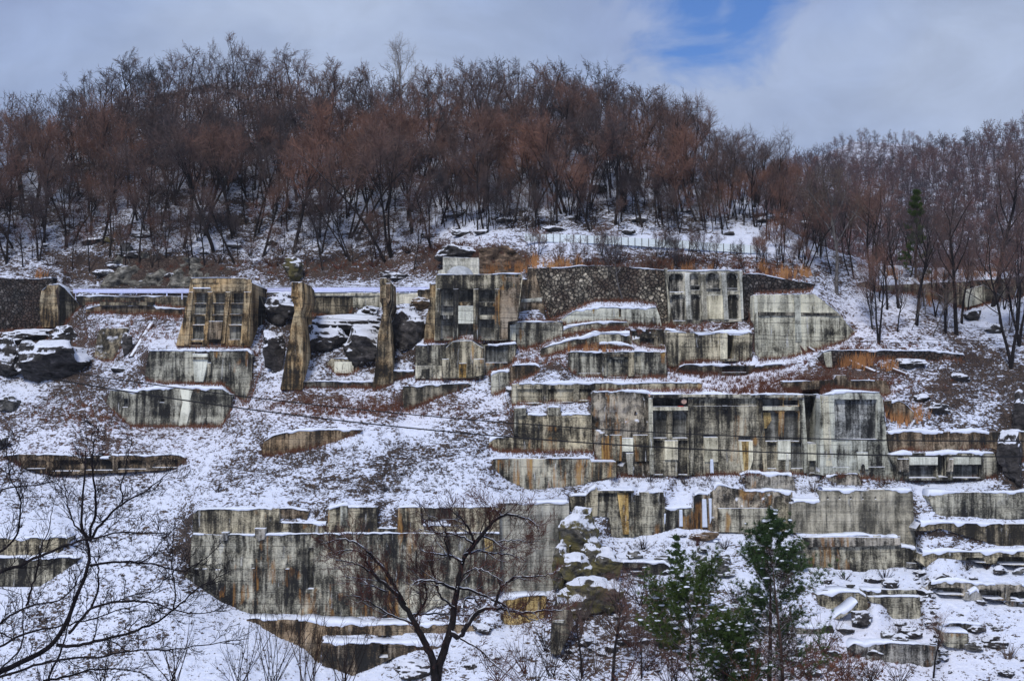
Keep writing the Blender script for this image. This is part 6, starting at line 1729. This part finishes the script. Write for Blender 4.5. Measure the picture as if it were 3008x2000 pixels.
# pines
def gen_pine(seed, H, rad, m_n, crown_from=0.35, tuft=0.17, nb=15, bare_low=True, snow=True, dens=1.0, lean=0.0, pw=0.62):
    T = TreeB(seed)
    r = T.r
    trunk, _ = T.path(np.array([0, 0, -1.0]), unit(np.array([lean, 0, 1.0])), H + 1.0, 12, 0.02, 0.02)
    T.wood(trunk, H * 0.017, 0.02, 7)
    nd, sn = [], []
    whorls = int(nb * 1.0)
    for w_ in range(whorls):
        f = 0.12 + 0.88 * w_ / (whorls - 1) * 0.985
        q = min(f, 0.995) * 12
        i = int(q)
        p = trunk[i] + (trunk[i + 1] - trunk[i]) * (q - i)
        k = int(r.integers(5, 8))
        a0 = r.uniform(0, 6.28)
        for b in range(k):
            a = a0 + b * 2 * math.pi / k + r.normal() * 0.25
            Lb = rad * (1.06 - f) ** pw * r.uniform(0.35, 1.15) * (1 if f > 0.3 else 0.9)
            el = 0.10 + 0.75 * f + r.normal() * 0.12
            d = np.array([math.cos(a) * math.cos(el), math.sin(a) * math.cos(el), math.sin(el)])
            l, _ = T.path(p, d, Lb, 6, 0.09, 0.05)
            T.wood(l, 0.035 * (1.2 - f), 0.010, 4)
            if f < crown_from and r.uniform() < 0.75:
                sprout(T, l, 0.03, 0.01, 5, Lb * 0.15, Lb * 0.35, 1, 1, 1.0, 0.05, 0.008)
                continue
            ns = int(5 * dens) + 2
            for e in range(ns):
                fe = 0.25 + 0.75 * (e + r.uniform(0, 1)) / ns
                q2 = min(fe, 0.995) * 6
                i2 = int(q2)
                pp = l[i2] + (l[i2 + 1] - l[i2]) * (q2 - i2)
                dd = unit(T.side(unit(l[i2 + 1] - l[i2]), r.uniform(0.4, 0.9)) + np.array([0, 0, 0.25]))
                Ls = Lb * r.uniform(0.15, 0.32) + 0.12
                l2, _ = T.path(pp, dd, Ls, 2, 0.1, 0.1)
                T.wood(l2, 0.012, 0.006, 3, thin=False)
                for g_ in range(3):
                    nd.append((l2[1] + (l2[2] - l2[1]) * (g_ - 0.6) * 0.7 + r.normal(size=3) * 0.05, unit(dd + np.array([0, 0, 0.35]))))
                if snow and r.uniform() < 0.22:
                    sn.append(l2[2] + np.array([0, 0, 0.08]))
            nd.append((l[-1], unit(l[-1] - l[-2])))
    # needle tufts
    P, Q, Wd = [], [], []
    for (p, d) in nd:
        m_ = 26
        v = r.normal(size=(m_, 3)) * 0.55 + d[None, :] * 0.75
        v /= np.linalg.norm(v, axis=1, keepdims=True)
        P.append(np.repeat(p[None, :], m_, 0) + v * 0.02)
        Q.append(p[None, :] + v * (tuft * r.uniform(0.7, 1.25, size=(m_, 1))))
    P, Q = np.concatenate(P), np.concatenate(Q)
    dd = Q - P
    sd = np.cross(dd, r.normal(size=dd.shape))
    sd /= np.maximum(np.linalg.norm(sd, axis=1, keepdims=True), 1e-9)
    n = len(P)
    tv = np.stack([P - sd * 0.017, P + sd * 0.017, Q], 1).reshape(-1, 3)
    me_n = mesh_np('needles', tv, [np.arange(3 * n).reshape(n, 3)], m_n, link=False)
    me_t = mesh_np('trunk', np.concatenate(T.V + T.V2) if T.V2 else np.concatenate(T.V), np.concatenate(T.Fq + [f + sum(len(x) for x in T.V) for f in T.F2]) if T.V2 else np.concatenate(T.Fq), M['pinebark'], link=False, smooth=True)
    me_s = None
    if sn:
        v, f = ico(2)
        VV, FF = [], []
        for k, p in enumerate(sn):
            s_ = 0.04 + 0.10 * r.uniform() ** 1.5
            vv = v * (1 + 0.7 * fbm(v[:, 0] * 2 + k, v[:, 1] * 2, v[:, 2] * 2, 2, 9))[:, None] * np.array([s_ * r.uniform(1.2, 2.4), s_ * r.uniform(1.0, 1.8), s_ * 0.6])
            FF.append(f + k * len(v)); VV.append(vv + p)
        me_s = mesh_np('snow', np.concatenate(VV), [np.concatenate(FF)], M['snow'], link=False, smooth=True)
    return me_t, me_n, me_s
def put_pine(ms, px_, py_, D, label, name='pine_tree', rz=0.0, s=1.0):
    loc = unp(px_, py_, D)
    root = empty(name, loc, label, 'tree')
    root.rotation_euler = (0, 0, rz)
    root.scale = (s, s, s)
    for nm, me in zip(('trunk', 'needles', 'snow'), ms):
        if me is None: continue
        o = bpy.data.objects.new(nm, me)
        C.objects.link(o)
        o.parent = root
        if nm == 'snow': o['kind'] = 'stuff'
    return root
put_pine(gen_pine(21, 11.9, 6.6, M['needle'], crown_from=0.42, nb=16, dens=2.1, tuft=0.28), 2258, 2075, 74, 'tall dark green pine with snow on its boughs at the lower right')
put_pine(gen_pine(22, 3.7, 4.2, M['needle2'], crown_from=0.25, nb=7, dens=2.4, tuft=0.27, pw=0.10), 2030, 1930, 72, 'lighter green bushy pine left of the tall pine')
put_pine(gen_pine(23, 3.2, 3.6, M['needle2'], crown_from=0.0, nb=7, dens=1.8, tuft=0.22), 2150, 2010, 70, 'low spreading yellow green pine below the tall pine')
put_pine(gen_pine(24, 1.9, 0.9, M['needle'], crown_from=0.0, nb=5, tuft=0.16, snow=False), 1984, 1655, 86, 'tiny pine seedling in the snow above the light green pine')
put_pine(gen_pine(27, 9.0, 3.0, M['pinebark'], crown_from=1.1, nb=12, snow=False), 2298, 2040, 71, 'slim dead conifer with bare boughs right of the tall pine trunk')
pd = float(samp(2700, 815))
put_pine(gen_pine(26, 10.0, 2.2, M['needle2'], crown_from=0.72, nb=12, tuft=0.32, snow=False), 2690, 818, pd, 'lone slim pine with two green tufts in the wood at the right')

# ------------------------------------------------------------------ dry grass and brush
def blades(name, label, mat, zones, hmin, hmax, wd, cat='grass', fan=0.35, seed=0, segs=1):
    r = np.random.default_rng(seed)
    P, Q = [], []
    for z in zones:
        if callable(z):
            px_, py_ = z(r)
        else:
            a, b, rx, ry, n = z
            m_ = int(n / 9) + 1
            cxp = r.normal(a, rx * 0.5, m_); cyp = r.normal(b, ry * 0.5, m_)
            px_ = np.repeat(cxp, 9) + r.normal(size=m_ * 9) * 2.8
            py_ = np.repeat(cyp, 9) + r.normal(size=m_ * 9) * 1.0
        px_ = np.clip(px_, -300, 3300)
        py_ = np.clip(py_, 110, 2050)
        d_ = samp(px_, py_) - 0.08
        p = np.stack([(px_ - CX) / F * d_, d_, (HY - py_) / F * d_ - 0.05], -1)
        h = r.uniform(hmin, hmax, len(p))[:, None]
        q = p + np.concatenate([r.normal(size=(len(p), 2)) * fan, np.ones((len(p), 1))], 1) * h
        P.append(p); Q.append(q)
    P, Q = np.concatenate(P), np.concatenate(Q)
    dd = Q - P
    sd = np.cross(dd, np.stack([r.normal(size=len(P)) * 0.4, -np.ones(len(P)), r.normal(size=len(P)) * 0.2], -1))
    sd /= np.maximum(np.linalg.norm(sd, axis=1, keepdims=True), 1e-9)
    n = len(P)
    tv = np.stack([P - sd * wd, P + sd * wd, Q], 1).reshape(-1, 3)
    o = mesh_np(name, tv, [np.arange(3 * n).reshape(n, 3)], mat)
    return tag(o, label, cat, kind='stuff')
# fringe of dead grass along the feet of the walls
def feet(names_y, dens, up=2.0):
    def fn(r):
        X_, Y_ = [], []
        for w in WALLS:
            if w['cat'] == 'cliff' or not names_y(w): continue
            x0, x1 = w['bx']
            x0, x1 = max(x0, -200), min(x1, 3200)
            if x1 < x0 + 4: continue
            n = int((x1 - x0) * dens)
            xx = r.uniform(x0 + 1, x1 - 1, n)
            lo, hi = colspan(w['poly'], xx)
            X_.append(xx); Y_.append(hi + r.exponential(up, n) + 1)
        return np.concatenate(X_), np.concatenate(Y_)
    return fn
mid = lambda w: 880 < w['by'] < 1420 and w['mat'] not in ('white', 'panel')
low_ = lambda w: w['by'] >= 1420
blades('red_brown_grass', 'red brown dead grass fringing the feet of the walls and the upper banks', M['redgrass'],
       [feet(mid, 2.6, 3.0), (2330, 1130, 330, 34, 5000), (1330, 995, 200, 16, 900), (1850, 960, 420, 14, 2600), (2050, 1085, 160, 18, 2200), (1500, 1065, 200, 16, 1000), (1050, 1200, 330, 26, 2600), (900, 795, 600, 30, 1300), (1900, 775, 400, 26, 2200), (2270, 800, 130, 30, 1800),
        (350, 1215, 330, 60, 1800), (250, 1350, 300, 30, 1000), (2500, 1065, 120, 20, 900), (2330, 1150, 330, 8, 2200), (2480, 1030, 250, 26, 1500), (2330, 1950, 250, 60, 2500), (1350, 730, 160, 30, 1500), (400, 985, 260, 40, 900), (1680, 1030, 200, 14, 800), (500, 930, 120, 16, 500)],
       0.15, 0.65, 0.022, seed=1)
blades('straw_grass', 'tall orange straw coloured grass standing in tufts above the walls', M['straw'],
       [(1570, 775, 14, 14, 156), (1640, 782, 50, 8, 192), (1700, 775, 12, 12, 72), (1500, 795, 60, 8, 180), (1440, 800, 40, 6, 72), (1340, 960, 30, 8, 72), (1435, 985, 26, 8, 84), (1372, 975, 26, 10, 120), (2240, 795, 12, 12, 120), (2300, 812, 30, 8, 144), (2360, 812, 24, 8, 96),
        (2620, 808, 18, 12, 156), (2730, 820, 80, 6, 120), (2860, 812, 120, 5, 180), (2970, 850, 24, 18, 180), (2730, 895, 8, 14, 72), (2540, 1070, 22, 22, 180), (2490, 1075, 50, 12, 216), (2620, 1080, 30, 12, 96), (2680, 1225, 70, 16, 180), (2640, 1240, 30, 12, 96), (120, 812, 16, 8, 54), (330, 703, 12, 5, 24), (1730, 1038, 60, 5, 120), (2000, 800, 120, 8, 120)],
       0.6, 1.5, 0.022, seed=2, fan=0.16)
blades('brown_grass', 'grey brown dead weeds poking through the snow over the slopes', M['browngrass'],
       [(1000, 1370, 480, 90, 7200), (350, 1200, 420, 80, 4600), (300, 1480, 300, 80, 2400), (500, 1640, 300, 90, 1900), (1050, 1440, 320, 24, 900), (2000, 1420, 330, 20, 1400), (2700, 1405, 300, 20, 1400), (1600, 1435, 160, 18, 700), (2350, 1440, 200, 18, 500), (2000, 1600, 160, 30, 500), (2600, 1690, 120, 30, 300), (2850, 1650, 160, 40, 250), (2850, 1100, 260, 130, 3000),
        (1000, 1130, 160, 40, 800), (700, 700, 900, 90, 5000), (2000, 650, 300, 60, 1200), (1900, 1870, 200, 80, 1400), (1500, 1950, 200, 50, 900), (500, 1950, 500, 60, 1400), (2650, 1850, 90, 30, 260), (2850, 1850, 140, 60, 250), (420, 930, 200, 60, 900), (1130, 1090, 120, 60, 500), (1650, 1090, 120, 30, 500), feet(low_, 0.35, 2.0)],
       0.10, 0.42, 0.012, seed=3, fan=0.5)

# ------------------------------------------------------------------ thin winter haze over the valley
hm = bpy.data.materials.new('haze')
hm.use_nodes = True
hm.node_tree.nodes.clear()
pv_ = N(hm.node_tree, 'ShaderNodeVolumePrincipled', inp={'Color': (0.82, 0.86, 0.95, 1), 'Density': 0.00016, 'Anisotropy': 0.2})
ho_ = N(hm.node_tree, 'ShaderNodeOutputMaterial')
L(hm.node_tree, pv_.outputs[0], ho_.inputs['Volume'])
vs, fs = [], []
add_box(vs, fs, -1200, 1500, -60, 1500, -260, 330)
tag(mesh_py('haze', vs, fs, hm, loc=(0, 400, -260)), 'thin pale winter haze over the valley and hills', 'haze', kind='stuff')
print('trees', len(cand), len(sB), len(sC))
